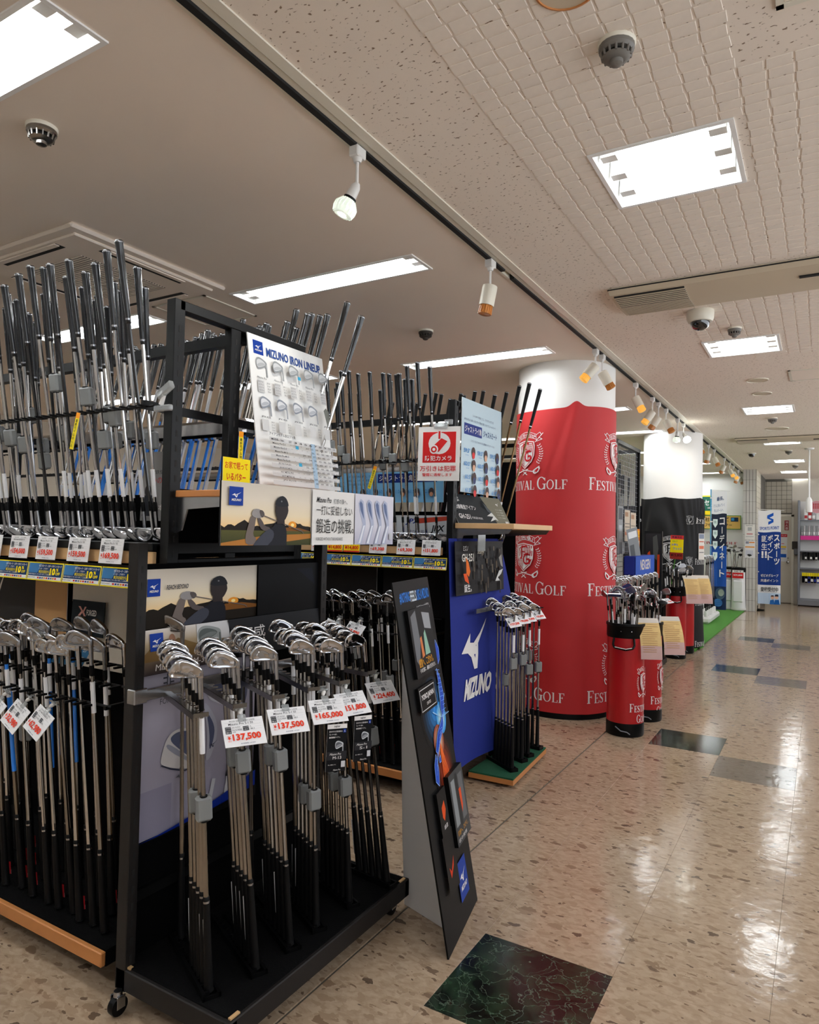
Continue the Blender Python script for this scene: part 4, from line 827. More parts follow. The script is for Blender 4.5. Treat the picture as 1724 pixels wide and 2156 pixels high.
def ironpic(s, x, y, w, h, sg, c1, c2):
    """printed picture of an iron head with its hosel running down"""
    f = lambda a, b: (x + (a if sg > 0 else 1 - a) * w, y + b * h)
    s.blob([f(*p) for p in ((0, .42), (.02, .2), (.12, .06), (.3, 0), (.55, .04), (.85, .14), (.98, .22), (1, .4), (1, 1), (1, 1), (.88, 1), (.88, 1), (.88, .55), (.8, .48), (.4, .64), (.12, .68))], c1)
    s.blob([f(*p) for p in ((.05, .42), (.09, .2), (.3, .1), (.6, .15), (.84, .27), (.82, .38), (.4, .54), (.13, .58))], c2); s.blob([f(*p) for p in ((.09, .42), (.5, .26), (.8, .29), (.8, .37), (.4, .5), (.14, .54))], tuple((p + q) // 2 for p, q in zip(c1, c2))); s.poly([f(*p) for p in ((.91, .32), (.955, .34), (.955, .98), (.93, .98))], c2)
for k, (tp, nm) in enumerate(((TIPS[3], 'M-13'), (TIPS[4], 'S-1'))):
    rt = Vector((.50, .87, 0)).normalized() if k == 0 else Vector((.4, .92, 0)).normalized(); out = Vector((rt.y, -rt.x, 0))
    sign('leaflet', f'black hanging leaflet reading NEW and {nm} below a price tag on the cart', 'leaflet', tp + out * .085 + rt * (.02 if k == 0 else -.0) + Vector((0, 0, -.105)), rt, (out * .05 + rt * -.05 + Vector((0, 0, -1))), leaflet(nm, k), .068, .0012)
def golfer(s, x, y, w, h, field=False):
    f = lambda a, b: (x + a * w, y + b * h)
    n = 10; st = [(206, 196, 182), (222, 210, 192), (232, 214, 182), (240, 196, 130)]
    for k in range(3): a, b_ = f(0, k * .25), f(1, (k + 1) * .25); s.rect(a[0], a[1], b_[0], b_[1] + .001 * h, st[k], st[k + 1])
    tl = [f(0, .7)]; q = random.Random(2)
    for k in range(31): tl.append(f(k / 30, .62 + .07 * q.random() + .05 * math.sin(k * .7)))
    s.poly(tl + [f(1, 1), f(0, 1)], (34, 28, 22)); s.disc(*f(.77, .66), .05 * w, .07 * h, (232, 150, 50)); s.disc(*f(.77, .655), .02 * w, .03 * h, (255, 226, 150)); 
    s.poly([f(.6, .76), f(.7, .7), f(.85, .7), f(1, .76), f(1, .82), f(.6, .82)], (124, 78, 34))
    if field: s.rect(*f(0, .76), *f(1, 1), (86, 84, 44), (60, 62, 36)); s.poly([f(0, .96), f(.45, .84), f(1, .8), f(1, .88), f(.4, 1), f(0, 1)], (176, 116, 52))
    D1, D2, SK = (34, 34, 40), (66, 68, 78), (116, 104, 98); B = lambda pts, c: s.blob([f(*p) for p in pts], c, 1)
    B(((.49, .73), (.55, .68), (.56, .6), (.66, .6), (.68, .68), (.7, .78), (.7, 1), (.7, 1), (.34, 1), (.34, 1), (.4, .85)), D1)
    B(((.25, .99), (.235, .88), (.265, .68), (.30, .5), (.35, .52), (.335, .7), (.315, .83), (.36, .9), (.34, .99)), SK); B(((.36, .5), (.415, .6), (.44, .68), (.51, .71), (.49, .78), (.41, .75), (.37, .64)), (92, 82, 80))
    B(((.32, 1), (.32, 1), (.36, .91), (.44, .78), (.5, .72), (.55, .78), (.54, .9), (.48, 1), (.48, 1)), D2)
    B(((.295, .52), (.305, .43), (.36, .40), (.41, .44), (.43, .53), (.36, .57)), (150, 144, 142)); B(((.37, .42), (.42, .43), (.44, .51), (.4, .56)), (90, 82, 80)); s.line([f(.40, .5), f(.88, .76), f(.9, .8)], .016 * h, (104, 96, 92))
    s.poly([f(.575, .64), f(.575, .5), f(.66, .5), f(.665, .64)], (54, 46, 46)); B(((.552, .48), (.552, .3), (.59, .2), (.65, .19), (.69, .26), (.7, .36), (.705, .43), (.68, .54), (.65, .6), (.59, .59)), (54, 47, 47)); B(((.545, .35), (.56, .23), (.62, .16), (.67, .19), (.7, .28), (.705, .35)), (40, 40, 45)); s.disc(*f(.62, .26), .008 * w, .014 * h, (120, 120, 124))
XP = CX0 + .0125
# photo boards on the cart
s = Sheet(90, 19); golfer(s, 0, 0, 52, 19); mlogo(s, 2.2, 3, 5, 5.6); s.text('REACH BEYOND', 9.5, 5.2, 9, 1.5, (60, 62, 70), .02, .2); s.rect(52, 0, 90, 19, (17, 17, 19)); s.poly([(74, 2), (84, 2), (86, 9)], (22, 24, 34))
sign('header_board', 'wide cart header board with a golfer silhouette at sunset and black half', 'sign', (XP + .005, CY0 + .03, 1.298), (0, 1, 0), (0, 0, -1), s, .875, .005, board='black_plastic')
s = Sheet(90, 14); 
for k in range(3): s.rect(0, k * 4.7, 36, k * 4.7 + 4.75, ((214, 206, 198), (170, 150, 120), (120, 104, 88))[k], ((170, 150, 120), (120, 104, 88), (52, 46, 50))[k])
s.poly([(0, 8), (4, 5), (9, 6), (14, 3.6), (22, 6.4), (32, 6), (36, 8), (36, 10), (0, 10)], (124, 98, 60)); s.disc(9.5, 8.5, 3, 4.5, (206, 200, 198), 14); s.disc(11.5, 4.2, 1.4, 2.2, (150, 110, 88), 12); s.rect(22, 0, 37, 6, (208, 206, 206)); ironpic(s, 22, .8, 11, 9, 1, (150, 154, 152), (92, 98, 96)); mlogo(s, 2.6, 1.2, 5.2, 5.6); s.text('Mizuno Pro M-3', 4, 11, 20, 2, WHT, .0, .2); s.text('飛距離', 25.5, 10.9, 5, 2, WHT)
s.poly([(36, 0), (90, 0), (90, 14), (41, 14)], (40, 40, 43)); s.text('打感', 42, 3.2, 13, 6.6, WHT); s.text('M-13 / S-1', 47, 11, 9, 1.4, (200, 200, 200))
sign('header_board', 'second cart board with logo and white 打感 lettering leaning behind the heads', 'sign', (XP + .012, CY0 + .035, 1.112), (0, 1, 0), (.12, 0, -1), s, .87, .004, board='black_plastic')
s = Sheet(54, 56); s.rect(0, 0, 54, 56, (176, 170, 182), (150, 146, 164))
s.rect(0, 40, 14, 56, (142, 138, 158)); s.text('非', 9, 2, 5, 7, (70, 70, 76)); s.text('FORGED', 8, 10.2, 9, 2, (90, 88, 94)); s.text('WITHOUT BOUNDARIES', 19, 7.2, 22, 1.6, (120, 116, 124))
PB = lambda p, c: s.blob(p, c, 2)
PB([(39, 6), (44, 3), (49, 8), (50, 16), (47, 22), (42, 20), (40, 12)], (96, 100, 120)); PB([(41, 7), (44, 5), (47.5, 9), (48, 15), (45, 17), (42, 13)], (62, 66, 88))
PB([(29, 12.6), (31, 7.4), (34.6, 5), (38, 6), (39.6, 9), (40.5, 18.5), (39, 19), (34, 16.6), (30, 14.6)], (200, 198, 206)); PB([(30.6, 12), (32.4, 8.2), (35, 6.6), (37.6, 7.6), (38.6, 10), (38.8, 13)], (92, 98, 126)); PB([(31, 13.2), (38.9, 14), (39.4, 17), (35, 15.6)], (226, 224, 230))
PB([(27, 14.6), (30, 17), (34.4, 24), (34, 30), (31, 36.4), (28.6, 36.6), (29.6, 30), (28.6, 22)], (176, 176, 188)); PB([(28.4, 18), (33, 24.6), (32.6, 29.6), (30.4, 34), (30.6, 27)], (86, 92, 118))
PB([(8.6, 31), (10.4, 25), (13.4, 22.2), (18, 22), (22, 23.4), (22.4, 36.6), (19, 36.8), (13, 34.6), (9, 32.6)], (204, 200, 200)); PB([(12, 25), (14, 23.2), (18, 23), (21.6, 24.2), (22, 33.6), (17, 29.6)], (88, 94, 120)); PB([(10.4, 27.4), (11.6, 25.6), (21.8, 34), (21.8, 35.4)], (150, 152, 166)); s.line([(9, 32.8), (13, 35), (19, 37.2), (22.4, 37)], .5, (50, 54, 70))
s.line([(33, 44), (30, 56)], 1.8, (190, 190, 196)); s.line([(42, 36), (38, 56)], 1.8, (200, 200, 204)); s.line([(41, 40), (39.8, 45)], 2.2, (20, 20, 22)); bird(s, 15, 37, 5, 2.6, (90, 90, 96), (190, 190, 196)); bird(s, 30, 30, 4, 2.2, (70, 70, 90), (190, 190, 196))
for k in range(12): xa, xb = 54 * k / 12, 54 * (k + 1) / 12; ya, yb = [56 - 9.5 * (q / 54) ** 1.6 for q in (xa, xb)]; s.poly([(xa, ya), (xb, yb), (xb, min(56, yb + 7)), (xa, min(56, ya + 6))], (18, 44, 140))
for k in range(12): xa, xb = 54 * k / 12, 54 * (k + 1) / 12; ya, yb = [56 - 4.0 * (q / 54) ** 1.6 for q in (xa, xb)]; s.poly([(xa, ya), (xb, yb), (xb, 56.2), (xa, 56.2)], (10, 10, 11))
sign('cart_poster', 'tall grey poster of forged iron heads with blue lower edge on the cart panel', 'poster', (XP + .002, CY0 + .045, .985), (0, 1, 0), (0, 0, -1), s, .50, .002)

# near rack end: strip, line-up poster, yellow card
s = Sheet(90, 18.5); s.rect(0, 0, 90, 18.5, (222, 219, 216)); golfer(s, 0, 0, 40, 18.5, True)
s.rect(40, 0, 64, 18.5, (224, 221, 217)); mlogo(s, 2.3, 1.5, 5.6, 5.4)
s.text('Mizuno Pro', 42, 2.4, 8, 1.8, DK, .01, .3); s.text('打感の頂へ。', 51.5, 2.6, 8, 1.7, GR); s.text('一打に妥協しない', 42, 5.2, 20.5, 3.2, (44, 40, 40)); s.text('鍛造の挑戦。', 42, 9.6, 21.5, 5, (36, 34, 34)); s.text('FORGED WITHOUT BOUNDARIES', 42, 16, 15, 1, GR)
s.rect(64, 0, 90, 18.5, (206, 204, 214)); s.rect(64, 12, 90, 18.5, (206, 204, 214), (176, 174, 192))
for k in range(4):
    x = 66 + k * 5.2; s.poly([(x, 3.4), (x + 1.4, 1.8), (x + 3.2, 2.6), (x + 4.6, 9), (x + 5, 11), (x + 2.4, 18.4), (x - .2, 18.4), (x + 3, 11.2), (x + .6, 6)], (172, 178, 200)); s.poly([(x + .6, 3.6), (x + 1.4, 2.6), (x + 2.6, 3.6), (x + 3.8, 9.4), (x + 1.4, 6)], (96, 110, 146)); s.poly([(x + 3.3, 11.6), (x + 4.4, 11.4), (x + 1.6, 18), (x + .4, 18)], (222, 224, 232))
s.rect(86.5, 14.2, 88.6, 16.6, (190, 190, 194))
sign('shelf_banner', 'long landscape shelf banner with golfer photo and 鍛造の挑戦 headline on the near rack end', 'sign', (-1.462, 1.415, 1.566), (0, 1, 0), (0, 0, -1), s, .90, .006, board='black_plastic')
s = Sheet(45, 72); s.rect(0, 0, 45, 76.3, (236, 236, 234)); mlogo(s, 2.5, 2.6, 5.4, 6.6); s.text('MIZUNO IRON LINEUP', 9.5, 4.6, 33, 4.4, (52, 82, 150), .03)
for k in range(5):
    ironpic(s, 3 + k * 8.3, 10.5, 6.2, 9, 1, (150, 154, 156), (206, 208, 210)); s.text('Mizuno Pro', 3 + k * 8.3, 20, 5, 1, GR, 0, .3); s.rect(3 + k * 8.3, 21.8, 6.6 + k * 8.3, 27.6, (206, 206, 206))
    for j in range(4): s.text('3%d.%d' % (j, k), 8 + k * 8.3, 22.2 + j * 1.4, 1.6, .8, GR); s.text('ロフト', 3.3 + k * 8.3, 22.2 + j * 1.4, 2.6, .8, GR)
    if k < 4: ironpic(s, 3 + k * 8.3, 29.5, 6, 9, 1, (140, 146, 156), (214, 216, 220))
    else: s.poly([(37, 31), (38.6, 29.4), (40.4, 31), (40.6, 34), (39.2, 39), (38.6, 39)], (120, 122, 116))
    s.text('JPX 925', 3 + k * 8.3, 39, 5, 1, GR, .02); s.rect(3 + k * 8.3, 40.6, 6.6 + k * 8.3, 46, (206, 206, 206))
    for j in range(4): s.text('2%d.%d' % (j, k), 8 + k * 8.3, 41 + j * 1.3, 1.6, .8, GR)
s.text('アイアンモデル別ロフト角', 2.4, 47.6, 14.5, 1.6, DK, .02)
for j in range(11):
    if j % 2 == 0: s.rect(2.2, 50 + j * 2, 42.8, 52 + j * 2, (206, 206, 206))
s.rect(25.8, 50, 28.4, 72, (166, 192, 214))
for j in range(11):
    s.text(['MODEL / No.', 'Mizuno Pro S-1', 'Mizuno Pro S-3', 'Mizuno Pro M-13', 'Mizuno Pro M-15', 'Mizuno Pro FLI-HI', 'JPX 925 FORGED', 'JPX 925 HOT METAL', 'HOT METAL PRO', 'HOT METAL HL', 'JPX FLI-HI'][j], 3, 50.5 + j * 2, 7, .9, DK, .01)
    for k in range(10): s.text('-' if (k < 2 + (j % 3) or k > 8) and j else str((18 + k * 4 + j) if j else 'LOFT 3 4 5 6 7 8 9 PW GW'.split()[k]), 12.6 + k * 3, 50.6 + j * 2, (1.6 if not (k < 2 + (j % 3) or k > 8) or not j else .8), (.9 if not (k < 2 + (j % 3) or k > 8) or not j else .12), DK)
for x, y in ((11, 54.2), (12, 62.2), (16, 20)): s.rect(x, y, x + 1.8, y + 1.6, (60, 160, 200))
s.scale(.806, 61.5)
sign('lineup_poster', 'white iron line-up poster leaning on the end frame of the near rack', 'poster', (-1.826, 1.872, 2.156), (0, 1, 0), (.15, 0, -1), s, .447, .004)
s = Sheet(30, 24); s.rect(0, 0, 30, 24, (250, 222, 10)); s.text('お家で眠って', 2, 3, 25, 6, (214, 50, 30), .02); s.text('いるパター', 4, 12, 21, 6, (214, 50, 30), .02); s.text('買取ります', 4, 19.5, 20, 3.6, (214, 50, 30), .02)
sign('handwritten_card', 'yellow card with red handwriting behind the shelf banner', 'card', (-1.505, 1.46, 1.64), (0, 1, 0), (0, 0, -1), s, .112, .001)
def ribbon(p, right, down, label):
    s = Sheet(10, 60); s.rect(0, 0, 10, 60, (246, 222, 40)); s.rect(0, 0, 10, 9, (240, 150, 30)); s.column('最新モデル特価品', 2.4, 11, 5, 46, (60, 70, 40), .02); sign('yellow_ribbon_tag', label, 'tag', p, right, down, s, .022, .0006)
ribbon((-2.27, 1.50, 1.83), (1, 0, .0), (-.2, -.05, -1), 'yellow ribbon tag hanging from the upper rail of the near rack'); ribbon((-2.17, 3.25, 1.80), (1, 0, -.2), (-.33, 0, -1), 'yellow ribbon tag slanting beside the line-up poster at the second rack'); ribbon((-1.80, 1.82, 1.78), (0, 1, 0), (-.02, 0, -1), 'yellow ribbon tag half hidden behind the line-up poster')
# clear clip on the first upright
o = thing('clear_clip', 'clear plastic sign clips hanging on the near rack upright', 'clip', (-1.85, 1.545, 1.86)); b = MB('clear_plastic')
b.box(-.05, .03, -.02, -.002, -.05, -.03, None, .004); b.box(-.03, .05, -.025, -.005, .0, .03, None, .006, Matrix.Rotation(-.5, 4, 'Y')); b.obj('jaw', o); b = MB('white_plastic'); b.cyl((-.02, -.012, -.028), (-.005, -.012, .004), .008, .006, 10); b.obj('joint', o)

# shelf price tags and discount cards along the rack fronts
def off_card():
    s = Sheet(214, 68); s.rect(0, 0, 214, 68, (240, 220, 30)); s.rect(4, 4, 210, 52, (22, 58, 104)); s.rect(4, 52, 210, 64, (238, 238, 236)); s.poly([(4, 4), (84, 4), (60, 40), (4, 40)], (64, 120, 170)); s.text('ゼビオカード・スポーツポイントカード', 66, 8, 140, 9, WHT, .02); s.text('ご入会・ご利用で', 66, 20, 60, 6, WHT); s.text('本日のお会計から', 70, 28, 66, 13, YEL, .03); s.text('10', 140, 20, 34, 26, YEL, .05); s.text('%', 178, 20, 14, 11, YEL, .03); s.text('OFF', 178, 34, 26, 11, YEL, .03); s.text('対象外商品がございます 詳しくは係員まで', 10, 42, 150, 6, WHT)
    for k in range(9): s.rect(70 + k * 14, 55, 80 + k * 14, 61, [(200, 40, 40), (40, 60, 140), (120, 120, 120), (230, 140, 30)][k % 4])
    s.text('SPORTS POINT', 10, 55.5, 52, 5, DK); return s
OM = None
def front_tags(yf, tags, cards, where, z0=1.387):
    global OM
    for i, (x, pr, lab) in enumerate(tags):
        hang_tag((x, yf - .006, z0), (1, 0, 0), (0, -.12, -1), pr, lab, 'price tags on the ' + where + ' shelf', False, 1.0)
    for i, x in enumerate(cards):
        o, OM = sign('discount_card', f'blue and yellow 10% OFF card on the {where} shelf, {ORD[i + 1]} from the aisle end', 'card', (x, yf - .008, z0 - .096), (1, 0, 0), (0, -.15, -1), off_card() if OM is None else None, .21, .0012, 'discount cards on the ' + where + ' shelf', me=OM)
front_tags(1.525, [(-2.135, '169,500', '169,500 yen tag nearest the cart post on the near rack shelf'), (-2.315, '159,500', '159,500 yen tag, second from the cart post on the near rack'), (-2.505, '159,500', '159,500 yen tag, third from the cart post on the near rack'), (-2.68, '154,000', '154,000 yen tag on the near rack shelf edge'), (-2.86, '148,500', '148,500 yen tag cut by the left picture edge')], (-2.12, -2.335, -2.55, -2.765), 'near rack')
def yellow_tag():
    s = Sheet(120, 85); s.rect(0, 0, 120, 85, (246, 210, 20)); s.text('ポイント対象外', 10, 4, 74, 9, (200, 40, 60), .01); s.text('定価 ¥29,700', 8, 17, 100, 15, (30, 40, 110), .02); s.text('↓', 56, 34, 10, 10, (30, 40, 110)); s.text('¥14,800', 8, 44, 104, 28, (214, 44, 30), .035); s.rect(0, 76, 120, 85, (206, 60, 40)); return s
YM = None
for k, x in enumerate((-2.60, -2.475)):
    o, YM = sign('price_tag', 'yellow 14,800 yen tag on the second rack shelf, ' + ('farther from' if k == 0 else 'nearer') + ' the blue display', 'price tag', (x, 3.405, 1.385), (1, 0, 0), (0, -.1, -1), yellow_tag() if YM is None else None, .115, .0015, 'yellow price tags', me=YM)
front_tags(3.41, [(-2.29, '69,300', '69,300 yen tag right beside the yellow tags on the second rack'), (-2.10, '69,300', '69,300 yen tag in the middle of the second rack shelf'), (-1.935, '151,800', '151,800 yen tag nearest the blue drape on the second rack'), (-2.72, '88,000', 'white tag before the yellow tags, beside the cart post')], (-1.985, -2.2, -2.415, -2.63, -2.86), 'second rack')
# lower tags of the near rack, hanging out towards the camera
for k, (x, pr, lab) in enumerate(((-2.255, '62,980', '62,980 yen tag tilted on the near lower rail, next to the cart post'), (-2.39, '32,980', '32,980 yen tag tilted on the near lower rail, farther from the cart post'), (-2.53, '45,800', 'tilted lower rail tag cut by the left picture edge'))):
    hang_tag((x, 1.395, .828), (.93, -.12, -.12), (-.28, -.52, -.8), pr, lab, 'tags on the lower rail')
hang_tag((-2.26, 3.18, .93), (.95, .2, 0), (-.15, -.6, -.7), '65,890', '65,890 yen tag hanging before the second rack irons', None, True, .9)
hang_tag((-2.43, 3.2, .93), (.6, .8, .1), (-.1, -.5, -.8), '82,500', 'price tag seen edge on behind the cart heads')
# boards leaning behind the irons
s = Sheet(40, 34); s.rect(0, 0, 40, 34, (222, 214, 200)); sign('backing_card', 'cream card behind the near rack irons beside the cart post', 'card', (-2.81, 1.868, 1.27), (1, 0, 0), (0, 0, -1), s, .52, .003)
s = Sheet(40, 34); s.rect(0, 0, 40, 34, (52, 50, 50)); s.poly([(4, 8), (10, 20), (16, 6), (11, 14)], WHT); sign('backing_card', 'dark photo card with a white V mark behind the near rack irons', 'card', (-3.50, 1.868, 1.27), (1, 0, 0), (0, 0, -1), s, .41, .003)
s = Sheet(40, 60); s.rect(0, 0, 40, 60, (202, 158, 108)); sign('backing_card', 'plain tan wooden board behind the near rack irons', 'card', (-3.09, 1.868, 1.27), (1, 0, 0), (0, 0, -1), s, .24, .003)
s = Sheet(30, 20); s.rect(0, 0, 30, 20, (34, 42, 48)); s.poly([(6, 3.5), (8, 3.5), (10.5, 6), (12, 3.5), (13.5, 3.5), (11.5, 6.6), (13.5, 9), (11.5, 9), (10, 7.2), (8, 9), (6, 9), (9, 6.2)], (230, 170, 160)); s.text('FORGED', 14, 5, 9, 3.4, WHT, .02); s.text('Performance', 10, 13, 9, 1.8, (190, 190, 190)); sign('model_card', 'dark X FORGED card standing behind the near rack irons', 'card', (-2.785, 1.852, 1.11), (1, 0, 0), (0, -.05, -1), s, .22, .003, board='black_plastic')
s = Sheet(30, 14); s.rect(0, 0, 30, 14, (50, 110, 150)); [s.text('2%d°' % k, 3 + (k % 4) * 7, 3 + (k // 4) * 5, 4, 2, WHT) for k in range(8)]; sign('model_card', 'curled blue leaflet lying among the near rack irons', 'card', (-2.52, 1.64, .985), (1, 0, 0), (0, -.5, -.8), s, .19, .001)
s = Sheet(60, 30); s.rect(0, 0, 60, 30, (40, 38, 38)); s.poly([(30, 0), (60, 0), (60, 30), (20, 30)], (30, 28, 28)); sign('backing_card', 'large dark photo board behind the second rack irons', 'card', (-2.42, 3.76, 1.21), (1, 0, 0), (0, 0, -1), s, .60, .003); 
s = Sheet(60, 30); s.rect(0, 0, 60, 30, (62, 58, 56), (40, 38, 38)); sign('backing_card', 'greyish photo board behind the second rack irons beside the cart post', 'card', (-2.95, 3.76, 1.21), (1, 0, 0), (0, 0, -1), s, .48, .003)
s = Sheet(70, 17); s.rect(0, 0, 70, 17, (126, 186, 226)); s.rect(28, 1, 66, 6, (28, 50, 130)); s.text('ジャストライ角', 29, 1.8, 22, 3.4, WHT, .02); s.text('ジャストミート', 52, 1.8, 13, 3.4, (230, 240, 250), .02)
for k, t in enumerate(('クラブが半度ずつ、ライ角', 'あなたにあったライ角を見つけて', 'ライ角度をえらべるカウンター')): s.text(t, 8, 1.5 + k * 2.2, 18, 1.4, (30, 60, 130))
for k in range(6): s.text('%.1f' % (59.5 + k * .5), 10 + k * 9.6, 10, 4, 2, (40, 120, 200)); s.disc(18 + k * 9, 11.5, 1.7, 2.4, (70, 62, 66), 12); s.disc(18 + k * 9, 12.6, 1.1, 1.2, (206, 150, 120), 10)
sign('lie_angle_card', 'light blue lie angle board lying behind the second rack upright irons', 'card', (-2.78, 3.73, 1.81), (1, 0, 0), (0, 0, -1), s, .80, .003)
s = Sheet(40, 14); s.rect(0, 0, 40, 14, (226, 228, 232)); s.text('JPX', 10, 2, 10, 4, (40, 60, 140), .03, .2); s.text('JPX', 28, 6, 9, 5, DK, .03, .2); s.poly([(16, 2), (40, .5), (40, 3), (20, 5)], (210, 80, 60)); s.text('飛び性能', 12, 9, 12, 2.4, NAVY)
sign('model_card', 'white card with JPX lettering at the foot of the second rack irons', 'card', (-2.34, 3.72, 1.535), (1, 0, 0), (0, 0, -1), s, .40, .003)
s = Sheet(18, 30); s.rect(0, 0, 18, 30, (150, 148, 146)); s.text('鉄壁の', 8, 8, 8, 1.8, GR); s.text('ゆのこ', 6, 11, 10, 3, (190, 50, 50)); s.disc(4, 17, 2, 2.6, (60, 56, 58)); s.poly([(2, 19), (7, 19), (9, 28), (1, 28)], (50, 52, 58)); s.text('日本', 8, 23, 7, 2.6, WHT); sign('player_card', 'grey player portrait card among the near rack upright irons', 'card', (-2.28, 1.80, 1.72), (1, 0, 0), (0, -.05, -1), s, .16, .003)

# second rack end: lie angle sheet, camera notice, forged iron header, blue drape, clubs on green deck
s = Sheet(56, 54); s.rect(0, 0, 56, 54, (196, 216, 226)); s.text('コイの中で半角ごとに、それぞれの打ち方', 14, 8, 30, 1.5, NAVY); s.text('あなたにあったライ角を見つけてジャスト！', 3, 11, 44, 1.5, NAVY); s.rect(3, 14, 27, 20.5, (36, 54, 130)); s.text('ジャストライ角', 4, 15.2, 22, 4, WHT, .03); s.text('ジャストミート', 29, 15.4, 20, 4, (60, 80, 130), .02); s.text('ミズノゴルフのクラブは豊富なバリエーション', 12, 23, 34, 1.3, NAVY)
for j in range(4):
    for k in range(3): s.text('%.1f°' % (59.5 + j * .5), 3 + k * 18, 28.5 + j * 7.6, 8, 2.6, (40, 130, 200), .015); s.text('Up-Side', 5 + k * 18, 32 + j * 7.6, 4, .9, (40, 130, 200)); s.disc(15.5 + k * 17, 30 + j * 7.4, 2.5, 3, (80, 62, 60), 14); s.disc(15.5 + k * 17, 32 + j * 7.4, 1.9, 2, ((214, 60, 60), (216, 168, 140), (60, 70, 110))[(j + k) % 3], 12)
sign('lie_angle_sheet', 'pale blue lie angle poster hanging on the end of the second rack', 'poster', (XB + .03, 3.52, 2.205), (0, 1, 0), (0, 0, -1), s, .56, .003)
s = Sheet(25, 31); s.rect(0, 0, 25, 31, (238, 234, 230)); RD = (206, 40, 40)
s.rect(2.8, 3, 22.6, 20.6, RD); s.disc(12.8, 9.6, 6.6, 6.2, WHT); s.rect(11.6, 2.6, 13.8, 6, WHT); s.rect(12.1, 2.6, 13.3, 7, RD); s.poly([(8, 12), (14, 6.6), (17.6, 8.4), (12.6, 14.4), (8.6, 14.6)], RD); s.disc(9.6, 13, 2.6, 2.6, WHT); s.disc(9.6, 13, 1.8, 1.8, RD); s.disc(9.6, 13, .9, .9, WHT); s.text('防犯カメラ', 4.4, 16.6, 16, 3, WHT, .04); s.text('万引きは犯罪', 1.4, 22.4, 21.6, 3.2, RD, .03); s.text('警察に通報します', 3, 26.6, 18, 1.9, RD, .02)
o, _ = sign('camera_notice', 'white and red 防犯カメラ notice clipped to the second rack post', 'notice', (-1.965, 3.39, 2.025), (1, .18, 0), (-.01, 0, -1), s, .245, .003)
b = MB('clear_plastic'); b.box(.09, .17, -.006, .006, -.012, .02, None, .003); b.box(.15, .2, -.004, .004, .01, .04, None, .003); b.obj('clip', o)
s = Sheet(84, 44); s.rect(0, 0, 84, 44.2, (58, 60, 62)); s.poly([(52, 0), (84, 0), (84, 44), (64, 44)], (128, 124, 108)); s.text('飛ぶ', 5, 4, 10, 8, WHT, .02); s.text('軟鉄鍛造アイアン', 5, 16, 32, 7, WHT, .02); s.text('GH-251', 5, 30, 18, 7, WHT, .02); s.text('FORGED IRON', 25, 33, 16, 3, WHT); s.poly([(47, 16), (49, 8), (53, 6), (56, 14), (58, 24), (54, 22)], (40, 44, 48)); s.poly([(52, 10), (56, 16), (62, 26), (60, 28), (54, 22)], (92, 96, 100)); s.poly([(50, 30), (60, 24), (66, 36), (62, 34), (52, 38), (60, 30)], (210, 210, 206)); bird(s, 72, 8, 6, 5, WHT, (128, 124, 108))
for k in range(4): s.text('ミズノ独自', 68, 18 + k * 4, 11, 2, (210, 208, 200))
s.rect(76, 36, 81, 42, (206, 204, 200))
s.scale(1.24, 54.5)
o, _ = sign('header_board', 'grey GH-251 header board leaning on the second rack end shelf', 'sign', Vector((-1.748, 3.48, 1.488)) - Vector((48, -35, -66)).normalized() * .237, (71, 112, -9), (48, -35, -66), s, .365, .004, board='white_paper')
drape = thing('blue_drape', 'blue cloth with white bird logo draped down the second rack end', 'drape', (0, 0, 0)); b = MB('blue_cloth'); n, m_ = 30, 40
dr = lambda u, v: (XB + .03 + .05 * v + .012 * math.sin(u * 9 + v * 2) * v + (.05 * max(0, 1 - v * 5)) * 0, 3.385 + u * (.68 + .36 * min(1, v * 1.6) ** .8), 1.40 - v * 1.26 - .03 * u * v)
b.add([dr(i / n, j / m_) for j in range(m_ + 1) for i in range(n + 1)], [(j * (n + 1) + i, j * (n + 1) + i + 1, (j + 1) * (n + 1) + i + 1, (j + 1) * (n + 1) + i) for j in range(m_) for i in range(n)]); link('cloth', b.mesh('cloth', 80), drape)
s = Sheet(100, 126); bird(s, 12, 47, 40, 28, WHT, (14, 36, 130))
s.text('MIZUNO', 13, 79, 36, 12, WHT, .05, .3)
def drmap(x, y, l): p = dr(x / 100, y / 126); return (p[0] + .003 + l * .0005, p[1], p[2])
link('print', s.mesh('print', drmap), drape)
s = Sheet(66, 30); s.rect(0, 0, 66, 30, (34, 32, 32)); q = random.Random(4)
for k in range(60): x = q.uniform(20, 62); y = q.uniform(2, 26); s.rect(x, y, x + q.uniform(.6, 2), y + q.uniform(2, 7), [(70, 64, 58), (96, 84, 70), (52, 50, 52), (20, 20, 22)][k % 4])
s.text('ミズノ', 6, 2.5, 6, 3, WHT); s.text('GH-251', 4, 7, 15, 4.4, (220, 216, 206), .02); s.text('誕生。', 6, 24, 9, 4.4, WHT, .01); s.poly([(9, 9), (12, 12), (14, 17), (12, 20), (9, 18)], (230, 110, 30)); s.poly([(5, 18), (9, 18), (11, 21), (12, 24), (7, 22)], (226, 84, 30)); s.text('Starry', 24, 5, 9, 3, (200, 190, 170)); s.poly([(48, 24), (54, 18), (60, 17), (57, 20), (52, 22), (55, 24)], (206, 206, 204)); s.poly([(54, 10), (58, 8), (60, 16), (57, 15)], (150, 146, 140))
sign('model_poster', 'dark GH-251 poster with orange swirl pinned on the blue drape', 'poster', (XB + .06, 3.40, 1.385), (0, 1, 0), (0.05, 0, -1), s, .66, .003, board='black_plastic')
